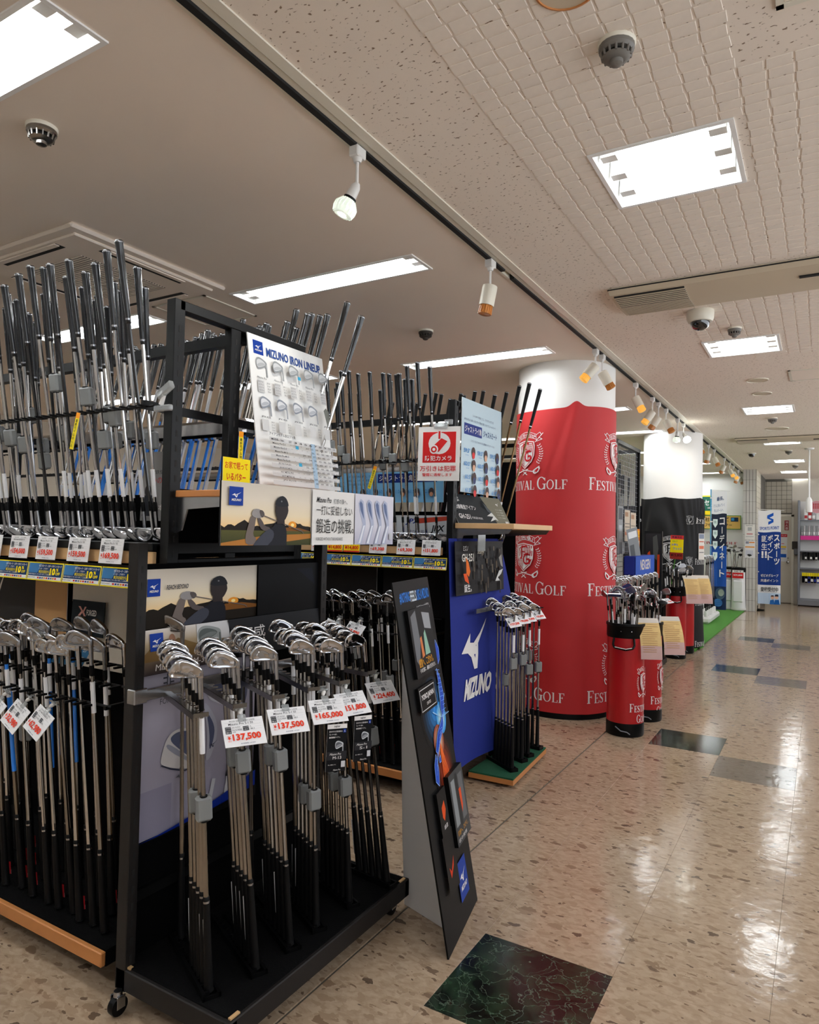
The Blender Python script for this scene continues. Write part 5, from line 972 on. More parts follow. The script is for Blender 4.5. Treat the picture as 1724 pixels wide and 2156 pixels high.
o = thing('clear_card_holder', 'clear card holder hanging over the GH-251 poster', 'card holder', (XB + .12, 3.62, 1.43)); b = MB('clear_plastic'); b.box(-.002, .002, -.05, .05, -.1, 0); b.obj('sleeve', o); b = MB('grey_tag'); b.box(-.001, .001, -.045, .045, -.095, -.005); b.obj('card', o)
mdk = thing('club_stand', 'green carpeted low stand with wooden edge under the blue drape', 'display stand', (0, 0, 0)); b = MB('wood_edge'); b.prism([(-1.76, 3.69), (-1.487, 3.70), (-1.533, 4.374), (-1.76, 4.39)], .018, .046, None, 'wood_edge'); b.obj('board', mdk); b = MB('green_carpet'); b.prism([(-1.76, 3.693), (-1.489, 3.703), (-1.535, 4.371), (-1.76, 4.386)], .046, .055, None, 'green_carpet'); b.obj('carpet', mdk)
b = MB('black_panel'); b.prism([(-1.80, 3.75), (-1.56, 3.76), (-1.6, 4.32), (-1.8, 4.32)], 0, .018); b.obj('plinth', mdk)
b = MB('satin_chrome'); b.box(XB + .09, XB + .105, 3.6, 4.3, .975, 1.0); b.obj('cross_bar', mdk)
J = random.Random(6)
for r, (ff, fb, n) in enumerate((((-1.55, 3.83), (-1.75, 3.97), 6), ((-1.565, 4.02), (-1.74, 4.10), 4), ((-1.568, 4.135), (-1.74, 4.21), 5), ((-1.572, 4.31), (-1.74, 4.33), 5))):
    dv = Vector((fb[0] - ff[0], fb[1] - ff[1], 0)).normalized(); b = MB('black_plastic'); T = frame((*ff, .055), dv, (0, 0, 1)); Lh = (Vector(fb) - Vector(ff)).length; b.box(-.03, Lh, -.026, -.016, 0, .02, None, 0, T); b.box(-.03, Lh, .016, .026, 0, .02, None, 0, T); b.box(-.03, -.02, -.026, .026, 0, .02, None, 0, T); b.obj('foot_holder', mdk)
    b = MB('black_metal'); T = frame((ff[0] + .02, ff[1] - .05, .965), dv, (0, 0, 1)); b.box(-.02, Lh + .02, .012, .018, -.003, .003, None, 0, T); b.box(-.02, Lh + .02, -.018, -.012, -.003, .003, None, 0, T); b.obj('club_arm', mdk)
    for i in range(n):
        f = Vector((*ff, .058)) + dv * .036 * i; a = Vector((ff[0] + .02, ff[1] - .05, .965)) + dv * .036 * i
        club(f, up_dir(f, a), (-.6, -.8, 0) if r < 2 else (-.75 + J.uniform(-.3, .3), -.6, 0), 'wrapped iron on the green stand, {} row along it, {} from the front'.format(ORD[r + 1], ORD[i + 1]), 'irons on the green stand', ('cavity' if r % 2 else 'muscle', 'chrome'), 'steel', 'plain', SL + J.uniform(-.03, .02) + .008 * i, i == 0, SL * J.uniform(.62, .78) if i in (0, 2) else None)
    hang_tag((ff[0] + .02 - .035, ff[1] - .10, .945), (.35, .94, 0) if r else (.45, .89, 0), (.62, -.2, -.75), ('137,500', '90,000', '63,800', '63,800')[r], 'small price tag on the ' + ORD[r + 1] + ' arm above the green stand', None, True, .78)

# floor standee with its cardboard prop
sd = Vector((-.083, .401, 0)).normalized(); sn = Vector((sd.y, -sd.x, 0)); th = math.radians(10.5); up = (-sn * math.sin(th) + Vector((0, 0, math.cos(th)))); SW, SH = .41, 1.27; base = Vector((-1.07, 2.118, 0.002)); tl = base + up * SH
s = Sheet(41, 127); s.rect(0, 0, 41, 127, (15, 15, 16)); s.text('#NOTHING', 5, 4.2, 11, 4, (40, 120, 210), .02); s.text('FEELS', 16.6, 4.2, 7, 4, (206, 214, 222), .02); s.text('LIKE A MIZUNO', 24, 4.2, 15, 4, (40, 120, 210), .02); s.text('ただひとつの体感を。', 22, 10, 16, 2.2, (210, 210, 210))
def glow(x, y, rx, ry, c0, c1, n=7):
    for k in range(n): t = k / (n - 1); s.disc(x, y, rx * (1 - t * .9), ry * (1 - t * .9), tuple(int(a + (b - a) * t) for a, b in zip(c0, c1)), 18)
glow(24, 50, 16, 15, (15, 15, 16), (50, 140, 220)); glow(26, 73, 12, 15, (15, 15, 16), (220, 70, 30)); glow(30, 54, 6, 6, (60, 150, 220), (255, 250, 220), 6); glow(23, 61, 6, 6, (150, 80, 60), (255, 236, 200), 6)
for a in range(9): s.line([(30, 54), (30 + 10 * math.cos(a * .7), 54 - 12 * abs(math.sin(a * .7)))], .3, (150, 200, 240))
for a in range(5): s.line([(23, 61), (22 + a * 2.6, 84)], .6, (240, 110, 50))
m2 = lambda P: [(x, 25 + (y - 33) * .78) for x, y in P]
JP = [(36, 33), (39, 38), (38, 43), (34, 46), (31, 43)], [(32, 46), (35, 52), (36, 60), (34, 67), (31, 70), (30, 66), (32, 58)], [(31, 69), (27, 72), (22, 75), (19, 79), (17, 82), (19, 84), (24, 79), (30, 74)], [(16, 83), (13, 87), (12, 94), (15, 97), (17, 90)], [(19, 86), (21, 85), (21, 88), (19, 88)]
for P in JP: s.blob(m2(P), (36, 78, 190), 1); s.line(m2(P + [P[0]]), .3, (140, 180, 255))
for k in range(11): s.line(m2([(30 + k % 3, 47 + k * 2.2), (35, 48 + k * 2.1)]), .2, (120, 170, 250)); s.line(m2([(14 + k, 92 - k * 1.8), (17 + k, 84 - k * 1.0)]), .2, (120, 170, 250))
st = thing('floor_standee', 'tall leaning black cardboard standee with a glowing Japan map', 'standee', frame(tl, sd, up)); b = MB('black_plastic'); b.box(0, SW, 0, .006, -SH, 0); b.obj('board', st); link('print', s.flat(SW, .00015), st)
def raised(name, x, y, w, h, sh, dep):
    b = MB('black_plastic'); b.box(x, x + w, -dep, -.0012, -y - h, -y); p = b.obj(name, st); link('print', sh.flat(w, .00012), p, Matrix.Translation((x, -dep, -y)))
t = Sheet(26, 25); t.rect(0, 0, 26, 40, (30, 30, 32)); t.poly([(2, 4), (8, 1), (9, 20), (5, 34), (2, 30)], (110, 112, 116)); t.poly([(15, 3), (24, 5), (24, 15), (16, 13)], (150, 152, 156)); t.poly([(9, 18), (11, 17), (12, 29), (9, 30)], (206, 120, 70)); t.poly([(14, 16), (16, 14), (19, 29), (13, 29)], (140, 180, 160)); t.scale(.625, 25); t.text('感覚へ、こだわり。', 4, 18.5, 17, 3.2, (230, 160, 40), .02); t.text('その打感に、最高の技術を注ぐ。', 4, 22, 19, 1.6, WHT, .01); raised('raised_panel', 7.5 / 100, .108, .255, .245, t, .014)
t = Sheet(20, 10); t.rect(0, 0, 20, 10, (16, 16, 17)); [t.rect(*q, (210, 210, 210)) for q in ((1, 1, 19, 1.3), (1, 8.7, 19, 9), (1, 1, 1.25, 9), (18.75, 1, 19, 9))]; t.text('YORO.JAPAN', 2.4, 3, 15, 2.6, WHT, .02); t.text('CRAFTED', 7.5, 6.4, 5, 1.1, WHT); raised('raised_panel', .065, .385, .19, .08, t, .012)
t = Sheet(20, 40); t.rect(0, 0, 20, 40, (60, 62, 64)); t.rect(2, 4, 7, 30, (140, 144, 146)); t.rect(8, 2, 11, 32, (40, 42, 44)); t.rect(12, 4, 18, 30, (100, 102, 104)); t.poly([(11, 12), (14, 12), (14, 22), (12, 26)], (214, 80, 40)); t.text('打感へ、ひびく。', 2, 32, 15, 3, (230, 160, 40)); t.text('匠の技術', 2, 36.4, 12, 2, WHT); t.scale(.69, 27.6); raised('raised_panel', .215, .74, .185, .255, t, .022)
t = Sheet(12, 20); t.rect(0, 0, 12, 20, (20, 19, 19)); t.poly([(4, 7), (8, 5), (9, 9), (6, 13), (4, 11)], (220, 80, 30)); t.text('鍛造', 4, 14.4, 5, 1.8, WHT); raised('raised_panel', .09, .76, .1, .125, t, .012)
t = Sheet(12, 20); t.rect(0, 0, 12, 20, (20, 19, 19)); t.poly([(3, 11), (5, 13), (9, 9), (10, 6), (8, 12), (4, 15)], (214, 60, 24)); raised('raised_panel', .08, .91, .12, .13, t, .012)
t = Sheet(10, 14); mlogo(t, 0, 0, 10, 14); link('logo_patch', t.mesh('print', lambda x, y, l: (.21 + x * .011, -.0042 - l * .0002, -1.055 - y * .0095)), st)
b = MB('white_paper'); q = lambda p: frame(tl, sd, up).inverted() @ Vector(p)
p0, p1, p2, p3 = (-1.125, 2.25, .002), (-1.318, 2.322, .002), (-1.30, 2.318, .98), (-1.265, 2.255, 1.0)
bp = lambda z, d: base + sd * .135 - sn * (.007 + math.tan(th) * z + d) + Vector((0, 0, z))
P = [bp(0, 0), Vector((-1.375, 2.335, .002)), Vector((-1.39, 2.335, .25)), Vector((-1.40, 2.33, .62)), Vector((-1.405, 2.33, 1.14)), bp(1.16, .006)]
off = Vector((.0, .004, 0)); b.add([q(p) for p in P] + [q(p + off) for p in P], [tuple(range(6)), tuple(range(6, 12))] + [(i, (i + 1) % 6, 6 + (i + 1) % 6, 6 + i) for i in range(6)]); b.obj('cardboard_prop', st)

# ------------------------------------------------------------------ third rack with wire grid end
XC = -1.86; gC = thing('grid_rack', 'tall black wire grid rack of packaged clubs beyond the red column', 'display rack', (0, 0, 0))
for y in (7.3, 8.35): upright(gC, XC, y, 0, 2.45, .05, .05)
b = MB('black_metal'); b.box(XC - .025, XC + .025, 7.3, 8.35, 2.41, 2.45); b.box(XC - .02, XC + .02, 7.3, 8.35, .05, .1); b.box(-4.2, XC, 7.28, 7.32, 2.41, 2.45); b.box(-4.2, XC, 8.33, 8.37, 2.41, 2.45); b.obj('frame_bar', gC)
b = MB('grey_steel')
for k in range(20): y = 7.34 + k * .052; b.box(XC - .002, XC + .002, y - .002, y + .002, .1, 2.41)
for k in range(44): z = .12 + k * .052; b.box(XC - .002, XC + .002, 7.32, 8.33, z - .002, z + .002)
o = b.obj('wire_grid', gC, 0); o['kind'] = 'stuff'
b = MB('black_panel'); b.box(-4.2, XC - .35, 7.8, 7.86, .1, 2.3); b.obj('back_panel', gC)
J = random.Random(12)
for k in range(9):
    o = thing('packaged_club', 'clear wrapped club hanging behind the wire grid, ' + ORD[k + 1] + ' from the near post', 'golf club', (XC - .09 - .06 * (k % 2), 7.42 + k * .1, 1.35), 'packaged clubs behind the wire grid'); h = J.uniform(.75, .98); t = J.uniform(-.04, .1)
    b = MB('black_shaft'); b.cyl((0, 0, 0), (0, t, h), .006, n=6); b.obj('shaft', o); b = MB('rubber'); b.cyl((0, t * .7, h * .7), (0, t, h), .01, .014, 8); b.obj('grip', o); b = MB('grey_tag' if k % 3 else 'white_plastic'); b.box(-.02, .02, -.03, .03, -.12, .02, None, .01); b.obj('head', o)
def card(name, label, cat, tl, r, d, w, h, bg, lines, board='white_paper', grp=None):
    s = Sheet(100, 100 * h / w); s.rect(0, 0, 100, s.h, bg)
    for t, x, y, ww, hh, c in lines:
        if t is None: s.rect(x, y, x + ww, y + hh, c)
        elif t == 'bird': bird(s, x, y, ww, hh, c, bg)
        else: s.text(t, x, y, ww, hh, c, .02)
    return sign(name, label, cat, tl, r, d, s, w, .003, grp, board)
for k, (y, z) in enumerate(((7.62, 1.72), (7.9, 1.70))): card('package_card', 'beige product card hung on the wire grid, ' + ('nearer' if k == 0 else 'farther') + ' one', 'card', (XC + .03, y, z), (0, 1, 0), (0, 0, -1), .24, .34, (206, 190, 170), [(None, 5, 10, 60, 20, (170, 130, 100)), (None, 5, 60, 90, 4, (120, 110, 100)), (None, 5, 75, 80, 4, (120, 110, 100)), (None, 5, 100, 70, 14, (200, 120, 90))])
card('package_card', 'clear grey product pack hung on the wire grid at the near post', 'card', (XC + .03, 7.34, 1.75), (0, 1, 0), (0, 0, -1), .2, .5, (150, 152, 154), [(None, 10, 10, 80, 60, (90, 92, 96)), (None, 20, 100, 60, 90, (196, 198, 200))])
card('brand_board', 'dark board with white lettering beyond the wire grid', 'sign', (-2.07, 8.55, 1.80), (1, 0, 0), (0, 0, -1), .22, 1.8, (14, 14, 16), [('lade', 40, 60, 56, 26, (230, 230, 230))], 'black_plastic')
card('sale_card', 'orange SALE card with price lines low on the wire grid', 'card', (XC + .035, 8.05, 1.52), (0, 1, 0), (0, 0, -1), .27, .30, (232, 130, 40), [('SALE', 10, 8, 80, 26, (250, 230, 40)), (None, 8, 50, 84, 30, (236, 230, 224)), (None, 14, 60, 60, 8, (200, 60, 40)), (None, 8, 90, 84, 14, (250, 220, 90))])
card('easel_card', 'grey leaning card with white print beside the wire grid', 'card', (-1.74, 7.32, 1.5), (.1, 1, 0), (.12, .1, -1), .34, .36, (120, 124, 128), [(None, 10, 10, 80, 20, (210, 212, 214)), (None, 10, 50, 40, 40, (60, 64, 70))])
o = thing('display_box', 'blue display box reading NEXGEN above the iron row', 'box', (-1.76, 7.3, 1.03)); b = MB('blue_cloth'); b.box(0, .12, 0, .92, 0, .2, None, .012); b.obj('body', o); s = Sheet(92, 20); s.rect(0, 0, 92, 20, (40, 84, 180)); s.text('NEXGEN', 22, 4, 48, 11, (226, 214, 190), .02); link('print', s.flat(.92), o, frame((.121, 0, .2), (0, 1, 0), (0, 0, 1)))
o = thing('display_box', 'dark tall display stand with an orange club picture before the black column', 'display', (-1.80, 8.45, .0)); b = MB('black_plastic'); b.box(0, .20, 0, .05, 0, 1.5, None, .004); b.obj('body', o)
b = MB('black_panel'); b.box(-.02, .22, -.04, .1, 0, .02); b.obj('foot', o); s = Sheet(62, 240); s.rect(0, 0, 62, 240, (34, 36, 40)); s.rect(4, 4, 58, 78, (52, 54, 58), (30, 30, 34)); s.poly([(12, 38), (20, 34), (24, 48), (24, 80), (10, 80)], (224, 84, 40)); s.poly([(30, 10), (44, 6), (50, 30), (44, 50), (32, 44)], (86, 92, 92)); s.rect(46, 40, 54, 80, (200, 74, 40)); s.it = [([(x, y if lay == 1 else y * 2.1) for x, y in p], f, c, lay) for p, f, c, lay in s.it]; link('print', s.flat(.2), o, Matrix.Translation((0, 0, 1.5)))
row = thing('club_stand', 'low stand holding a dense row of irons beyond the red column', 'display stand', (0, 0, 0)); b = MB('black_plastic'); b.box(-1.80, -1.52, 6.55, 8.38, 0.0, .06, None, .006); b.obj('base', row); b = MB('black_metal')
for x in (-1.76, -1.68, -1.60): b.box(x - .006, x + .006, 6.55, 8.36, .70, .712)
for y in (6.58, 7.5, 8.34): b.box(-1.78, -1.55, y - .006, y + .006, .06, .712)
b.obj('rail', row)
J = random.Random(21)
for r in range(2):
    for i in range(18):
        f = Vector((-1.58 - r * .1, 6.62 + i * .094 + r * .04, .062)); club(f, Vector((J.uniform(-.03, .01), J.uniform(-.02, .02), 1)).normalized(), Vector((-.5 + J.uniform(-.4, .2), -.85, 0)), 'iron in the dense row past the red column, {} line, {} from near'.format(('aisle', 'inner')[r], ORD[i + 1]), 'irons in the dense row', ('cavity' if J.random() < .6 else 'muscle', 'chrome'), 'steel', 'plain', .86)
for k in range(4): hang_tag((-1.50, 7.1 + k * .3, .80 - k * .015), (.3, .95, 0), (.8, -.2, -.5), ('39,800', '49,800', '59,800', '45,800')[k], 'small white price tag in front of the dense iron row, ' + ORD[k + 1] + ' from the near end', None, False)

# ------------------------------------------------------------------ red golf bags full of clubs
def bag(c, r, h, label, fa, full=True, m='red_vinyl', art=True):
    o = thing('golf_bag', label, 'golf bag', (c[0], c[1], 0)); b = MB('black_plastic'); b.lathe([(r * .98, 0), (r * 1.01, .01), (r * 1.01, .085), (r, .095)], 32); b.obj('base', o)
    b = MB(m); b.lathe([(r * .985, .09), (r * .99, .3), (r * .985, h - .1)], 40, None, None, False); b.lathe([(r * .9, .1), (.001, .1)], 24, None, 'black_panel', False); b.obj('body', o)
    b = MB('black_plastic'); b.lathe([(r * 1.0, h - .1), (r * 1.02, h - .09), (r * 1.02, h - .02), (r * 1.06, h - .012), (r * 1.05, h + .004), (r * .96, h + .004), (r * .93, h - .02), (r * .9, h - .3)], 40, None, None, False); b.obj('collar', o)
    b = MB('satin_chrome')
    for a in (-.25, .3): b.lathe([(.005, 0), (.004, .003), (.001, .004)], 10, Matrix.Translation((r * 1.02 * math.cos(fa + a), r * 1.02 * math.sin(fa + a), h - .05)) @ Matrix.Rotation(fa + a, 4, 'Z') @ Matrix.Rotation(math.pi / 2, 4, 'Y'))
    b.obj('rivet', o)
    f = lambda a, z, d=0: ((r + d) * math.cos(fa + a), (r + d) * math.sin(fa + a), z)
    b = MB('black_plastic'); b.tube([f(-.62, h - .1, .006), f(-.6, h - .145, .022), f(-.5, h - .165, .03), f(0, h - .175, .034), f(.3, h - .165, .03), f(.4, h - .145, .022), f(.42, h - .1, .006)], .008, 8); hd = b.obj('handle', o); b = MB('white_plastic'); b.tube([f(-.46, h - .16, .036), f(0, h - .168, .042), f(.26, h - .16, .036)], .003, 6); b.obj('handle_trim', hd)
    b = MB('grey_steel'); b.tube([f(-.5, .07, .006), f(-.2, .045, .01), f(.1, .04, .008), f(.25, .025, .008)], .004, 6); b.obj('foot_wire', o)
    if art:
        s = Wrap(1, 1); s.place(lambda t: crest(t, 0, 0, 1, 1, WHT, RED), .62, h - .3, .95, .22); s.place(lambda t: serif(t, 'FESTIVAL', 0, 0, 1, 1, WHT, .22, .06), .22, h - .56, 1.7, .06); s.place(lambda t: serif(t, 'GOLF', 0, 0, 1, 1, WHT, .11, .055), .65, h - .64, .85, .055)
        link('print', s.mesh('print', lambda x, y, l: f(x, y, l * .00012)), o)
    return o
def bagclubs(c, r, h, n, lab, grp, jit, z0=.12):
    for i in range(n):
        a = jit.uniform(0, 6.283); q = r * .75 * math.sqrt(jit.random()); x, y = c[0] + q * math.cos(a), c[1] + q * math.sin(a)
        f = Vector((c[0] + q * .7 * math.cos(a), c[1] + q * .7 * math.sin(a), h - .69 + jit.uniform(-.03, .06))); D = up_dir(f, (x * 1 + (x - c[0]) * .5, y + (y - c[1]) * .5, h + .1)); t = jit.uniform(0, 6.283); k = jit.random()
        club(f, D, (math.cos(t), math.sin(t), 0), lab.format(ORD[i + 1]), grp, ('cavity', 'chrome') if k < .5 else ('muscle', 'satin_chrome') if k < .8 else ('wood', 'black_plastic') if k < .88 else ('putter', 'satin_chrome'), 'steel' if k < .7 else 'black', 'plain', SL - .02, jit.random() < .4)
J = random.Random(31); fa1 = math.atan2(-5.2, 1.24)
bag((-1.235, 5.215), .132, .80, 'red golf bag with black collar, nearest one beside the red column', fa1); bag((-1.205, 5.72), .13, .76, 'second red golf bag, just behind the nearest one', fa1 + .1)
bagclubs((-1.235, 5.215), .132, .80, 18, 'used club in the nearest red golf bag, {} of the bunch', 'clubs in the nearest golf bag', J); bagclubs((-1.205, 5.72), .13, .76, 14, 'used club standing in the second red golf bag, {} of the bunch', 'clubs in the second golf bag', J)
bag((-1.50, 8.80), .115, .84, 'dark red golf bag before the black column, third along the aisle', fa1, art=False); bag((-1.475, 9.27), .11, .80, 'red golf bag half hidden behind the third one', fa1, art=False)
bagclubs((-1.50, 8.80), .115, .84, 9, 'club in the third golf bag, {} of the bunch', 'clubs in the third golf bag', J); bagclubs((-1.475, 9.27), .11, .80, 6, 'club in the half hidden fourth golf bag, {} of the bunch', 'clubs in the fourth golf bag', J)
def curl(p, w, h, ang, bend, label):
    """printed paper sheet held at its top edge and curving outwards"""
    o = thing('paper_sheet', label, 'paper sheet', frame(p, (math.cos(ang), math.sin(ang), 0), (0, 0, 1))); n = 14; prof = []; x = z = 0
    for i in range(n + 1): t = i / n; prof.append((x, z)); a = 0.75 * (1 - t) ** 1.3 + bend; x += math.sin(a) * h / n; z -= math.cos(a) * h / n
    b = MB('white_paper'); vs = [(u, -px, pz) for px, pz in prof for u in (0, w)] ; vs2 = [(u, y + .0008, z_ - .0012) for u, y, z_ in vs]; m_ = len(vs); b.add(vs + vs2, [(2 * i, 2 * i + 1, 2 * i + 3, 2 * i + 2) for i in range(n)] + [(m_ + 2 * i, m_ + 2 * i + 1, m_ + 2 * i + 3, m_ + 2 * i + 2) for i in range(n)]); link('paper', b.mesh('paper'), o)
    s = Sheet(100, 100); s.rect(0, 0, 100, 70, (222, 190, 130)); s.rect(0, 70, 100, 100, (206, 172, 166)); s.rect(0, 0, 100, 14, (214, 206, 196))
    q = random.Random(2)
    for k in range(14): y = 18 + k * 5; s.rect(10, y, 10 + q.uniform(50, 82), y + 1.2, (190, 150, 104))
    s.text('SALE', 18, 40, 60, 18, (206, 160, 110))
    bb = MB('print_ink')
    for pts, fs, col, lay in s.it:
        # subdivide by clipping into strips along the curve is avoided: rows are narrow
        for k in range(n):
            ya, yb = k * 100 / n, (k + 1) * 100 / n; y0 = min(p_[1] for p_ in pts); y1 = max(p_[1] for p_ in pts)
            if len(pts) == 4 and y1 > ya and y0 < yb:
                a_, c_ = max(ya, y0), min(yb, y1); x0 = min(p_[0] for p_ in pts); x1 = max(p_[0] for p_ in pts)
                def at(y): t = y / 100 * n; i = min(int(t), n - 1); fr = t - i; return (prof[i][0] + (prof[i + 1][0] - prof[i][0]) * fr, prof[i][1] + (prof[i + 1][1] - prof[i][1]) * fr)
                (pa, za), (pc, zc) = at(a_), at(c_); d = .0004 * lay + .0004; bb.add([(x0 * w / 100, -pa - d, za + d * .4), (x1 * w / 100, -pa - d, za + d * .4), (x1 * w / 100, -pc - d, zc + d * .4), (x0 * w / 100, -pc - d, zc + d * .4)], [(0, 1, 2, 3)], 0, lin(col))
    link('print', bb.mesh('print', 0), o)
curl((-1.16, 5.22, .84), .15, .31, .5, .05, 'curled beige price sheet hanging out of the nearest red golf bag'); curl((-1.12, 5.80, .80), .16, .32, .55, .1, 'curled beige price sheet hanging out of the second golf bag')
curl((-1.43, 8.78, .98), .17, .36, .5, .1, 'curled beige price sheet on the third golf bag'); curl((-1.39, 9.2, .97), .2, .38, .5, .1, 'curled beige price sheet on the half hidden fourth bag')
o, _ = card('bargain_sign', 'yellow hand lettered wedge sign on a green stick before the black column', 'sign', (-1.60, 8.98, 1.46), (1, .12, 0), (-.03, 0, -1), .15, .29, (244, 220, 20), [(None, 0, 0, 100, 32, (214, 60, 60)), ('数量限定', 12, 6, 76, 18, (40, 30, 60)), ('ゴルフ', 14, 40, 40, 16, (60, 160, 60)), ('お得な', 10, 66, 50, 20, (40, 90, 200)), ('ウェッジ', 24, 96, 64, 24, (40, 120, 200)), (None, 0, 140, 100, 54, (150, 50, 40)), ('¥15,800', 8, 150, 84, 26, (30, 20, 20))])
b = MB('turf'); b.cyl((.06, .006, -.29), (.03, .006, -.6), .006, n=8); b.obj('stick', o)
card('notice_card', 'small white price notice pinned on the black banner', 'notice', (-1.375, 9.66, 1.49), (.55, .83, 0), (0, 0, -1), .1, .34, (224, 218, 210), [(None, 6, 8, 88, 60, (130, 140, 160)), (None, 10, 100, 80, 12, (200, 90, 60)), (None, 10, 160, 80, 40, (220, 120, 90)), (None, 10, 240, 80, 10, (120, 120, 120))])

# ------------------------------------------------------------------ golf bag corner at the far end
mt = thing('turf_mat', 'green artificial turf mat laid along the aisle edge at the golf corner', 'mat', (0, 0, 0)); b = MB('turf'); ring = [(-1.736 + .402 * math.cos(a), 9.844 + .402 * math.sin(a)) for a in [-1.5708 - .03 - k * (6.2232 / 40) for k in range(41)]]; b.prism([(-3.4, 9.40), (-1.748, 9.40)] + ring + [(-1.724, 9.40), (-1.37, 9.42), (-1.315, 15.5), (-3.4, 15.5)], .001, .012); b.obj('turf', mt)
ws = thing('club_stand', 'white moulded club stand with a row of irons on the turf mat', 'display stand', (0, 0, 0)); b = MB('white_plastic'); b.box(-1.85, -1.59, 12.45, 13.75, .013, .12, None, .03); b.box(-1.8, -1.78, 12.6, 13.7, .1, .62); b.obj('base', ws)
b = MB('white_plastic')
for k in range(12): b.lathe([(.03, .1), (.028, .2), (.022, .22)], 10, Matrix.Translation((-1.66 - .09 * (k % 2), 12.52 + k * .1, 0)))
b.obj('cup', ws)
J = random.Random(44)
for k in range(12): club((-1.66 - .09 * (k % 2), 12.52 + k * .1, .125), Vector((J.uniform(-.02, .02), J.uniform(-.02, .02), 1)).normalized(), (-.6, -.8, 0), 'iron in the white stand on the turf mat, {} from the near end'.format(ORD[k + 1]), 'irons in the white stand', ('cavity', 'chrome'), 'black' if k % 2 else 'steel', 'plain', SL + .06)
def pole_flag(name, label, base, w, z0, z1, right, sheet, pole, fold=0.012):
    o = thing(name, label, 'flag', (base[0], base[1], 0)); r = Vector(right).normalized(); nrm = Vector((r.y, -r.x, 0))
    b = MB(pole); b.cyl((-.015 * r.x, -.015 * r.y, .02), (-.015 * r.x, -.015 * r.y, z1 + .03), .011, n=8); b.obj('pole', o); b = MB('white_plastic'); b.cyl(r * -.02 + Vector((0, 0, z1 + .015)), r * (w + .06) + Vector((0, 0, z1 - .005)), .006, n=8)
    b.obj('crossbar', o)
    for k in range(5): z = z1 - (k + .3) * (z1 - z0) / 5; c_ = MB('white_plastic'); c_.box(-.03, .02, -.012, .012, z - .012, z + .012); c_.obj('pole_loop', o); b = MB('black_plastic'); b.lathe([(.14, 0.0), (.14, .02), (.02, .04), (.02, .1)], 16, Matrix.Translation(r * -.015)); b.obj('foot', o)
    n, m_ = 16, 30; fn = lambda u, v: r * (w * u) + nrm * (fold * math.sin(u * 7 + v * 3) * (.2 + v)) + Vector((0, 0, z1 - v * (z1 - z0) - .012 * math.sin(u * 6) * (1 - v)))
    b = MB('white_paper'); b.add([fn(i / n, j / m_) for j in range(m_ + 1) for i in range(n + 1)], [(j * (n + 1) + i, j * (n + 1) + i + 1, (j + 1) * (n + 1) + i + 1, (j + 1) * (n + 1) + i) for j in range(m_) for i in range(n)]); link('cloth', b.mesh('cloth', 80), o)
    link('print', sheet.mesh('print', lambda x, y, l: fn(x / sheet.w, y / sheet.h) + nrm * (.0012 * l + .002)), o); return o
def grid_rect(s, x0, y0, x1, y1, c, ny=12):
    for k in range(ny): s.rect(x0, y0 + (y1 - y0) * k / ny, x1, y0 + (y1 - y0) * (k + 1) / ny, c, n=8); s.lay -= 1
    s.lay += 1
s = Sheet(40, 188); grid_rect(s, 0, 44, 40, 150, (30, 60, 132), 18); s.poly([(16, 10), (27, 6), (27, 12), (20, 15), (27, 19), (27, 25), (18, 29), (18, 23), (24, 21), (16, 16)], (30, 90, 190)); s.text('SPORTS POINT', 3, 33, 34, 6.4, (30, 90, 180), .012)
s.column('スポーツ', 28, 50, 10, 62, WHT, .03); s.column('ポイント', 17, 50, 9, 52, WHT, .02); s.column('誕生‼', 6, 50, 10, 48, WHT, .03); s.text('ゼビオグループ', 5, 128, 31, 6, WHT, .02); s.text('共通ポイント', 5, 138, 31, 6, WHT, .02); s.text('登録受付中', 5, 154, 31, 9, (40, 40, 44), .03); grid_rect(s, 0, 166, 40, 188, (190, 210, 232), 4); s.rect(20, 166, 40, 188, (130, 176, 220)); s.disc(26, 174, 3, 4, (226, 180, 156), 12); s.disc(33, 173, 3.4, 4.4, (226, 180, 156), 12); s.poly([(21, 188), (22, 180), (28, 178), (30, 188)], (40, 100, 170)); s.poly([(29, 188), (30, 179), (37, 178), (39, 188)], (30, 90, 160)); s.poly([(29.6, 172), (31, 168), (36, 168), (36.6, 172)], (30, 40, 60)); s.poly([(23, 173), (24, 170), (28, 170), (28.6, 172)], (70, 50, 50))
pole_flag('banner_flag', 'blue and white SPORTS POINT banner flag standing before the beige door', (-1.113, 15.67), .405, .14, 2.02, (1, .05, 0), s, 'white_plastic')
s = Sheet(30, 236); grid_rect(s, 0, 46, 30, 110, (40, 46, 62), 10); grid_rect(s, 0, 110, 30, 190, (36, 80, 160), 12); grid_rect(s, 0, 190, 30, 236, (34, 50, 84), 8)
s.text('最長。', 10, 12, 14, 8, (70, 90, 130), .02); s.text('さらに飛んでいく', 4, 26, 22, 6, (90, 110, 150)); s.text('飛ぶボールへ', 5, 36, 18, 6, (90, 110, 150)); s.column('コーディネート', 16, 54, 10, 120, WHT, .02)
for k in range(4): y = 56 + k * 22; s.poly([(3, y), (12, y), (12, y + 10), (7.5, y + 17), (3, y + 10)], (226, 240, 236)); s.text('飛', 5, y + 3, 5, 6, (60, 110, 110))
s.disc(18, 204, 10, 12, (70, 90, 110), 16); s.disc(20, 202, 6, 7, (150, 160, 150), 14); s.disc(14, 222, 9, 8, (60, 110, 170), 14)
pole_flag('banner_flag', 'narrow navy vertical banner flag with white headline on the turf mat', (-1.86, 14.7), .27, .05, 2.36, (1, .04, 0), s, 'blue_plastic')
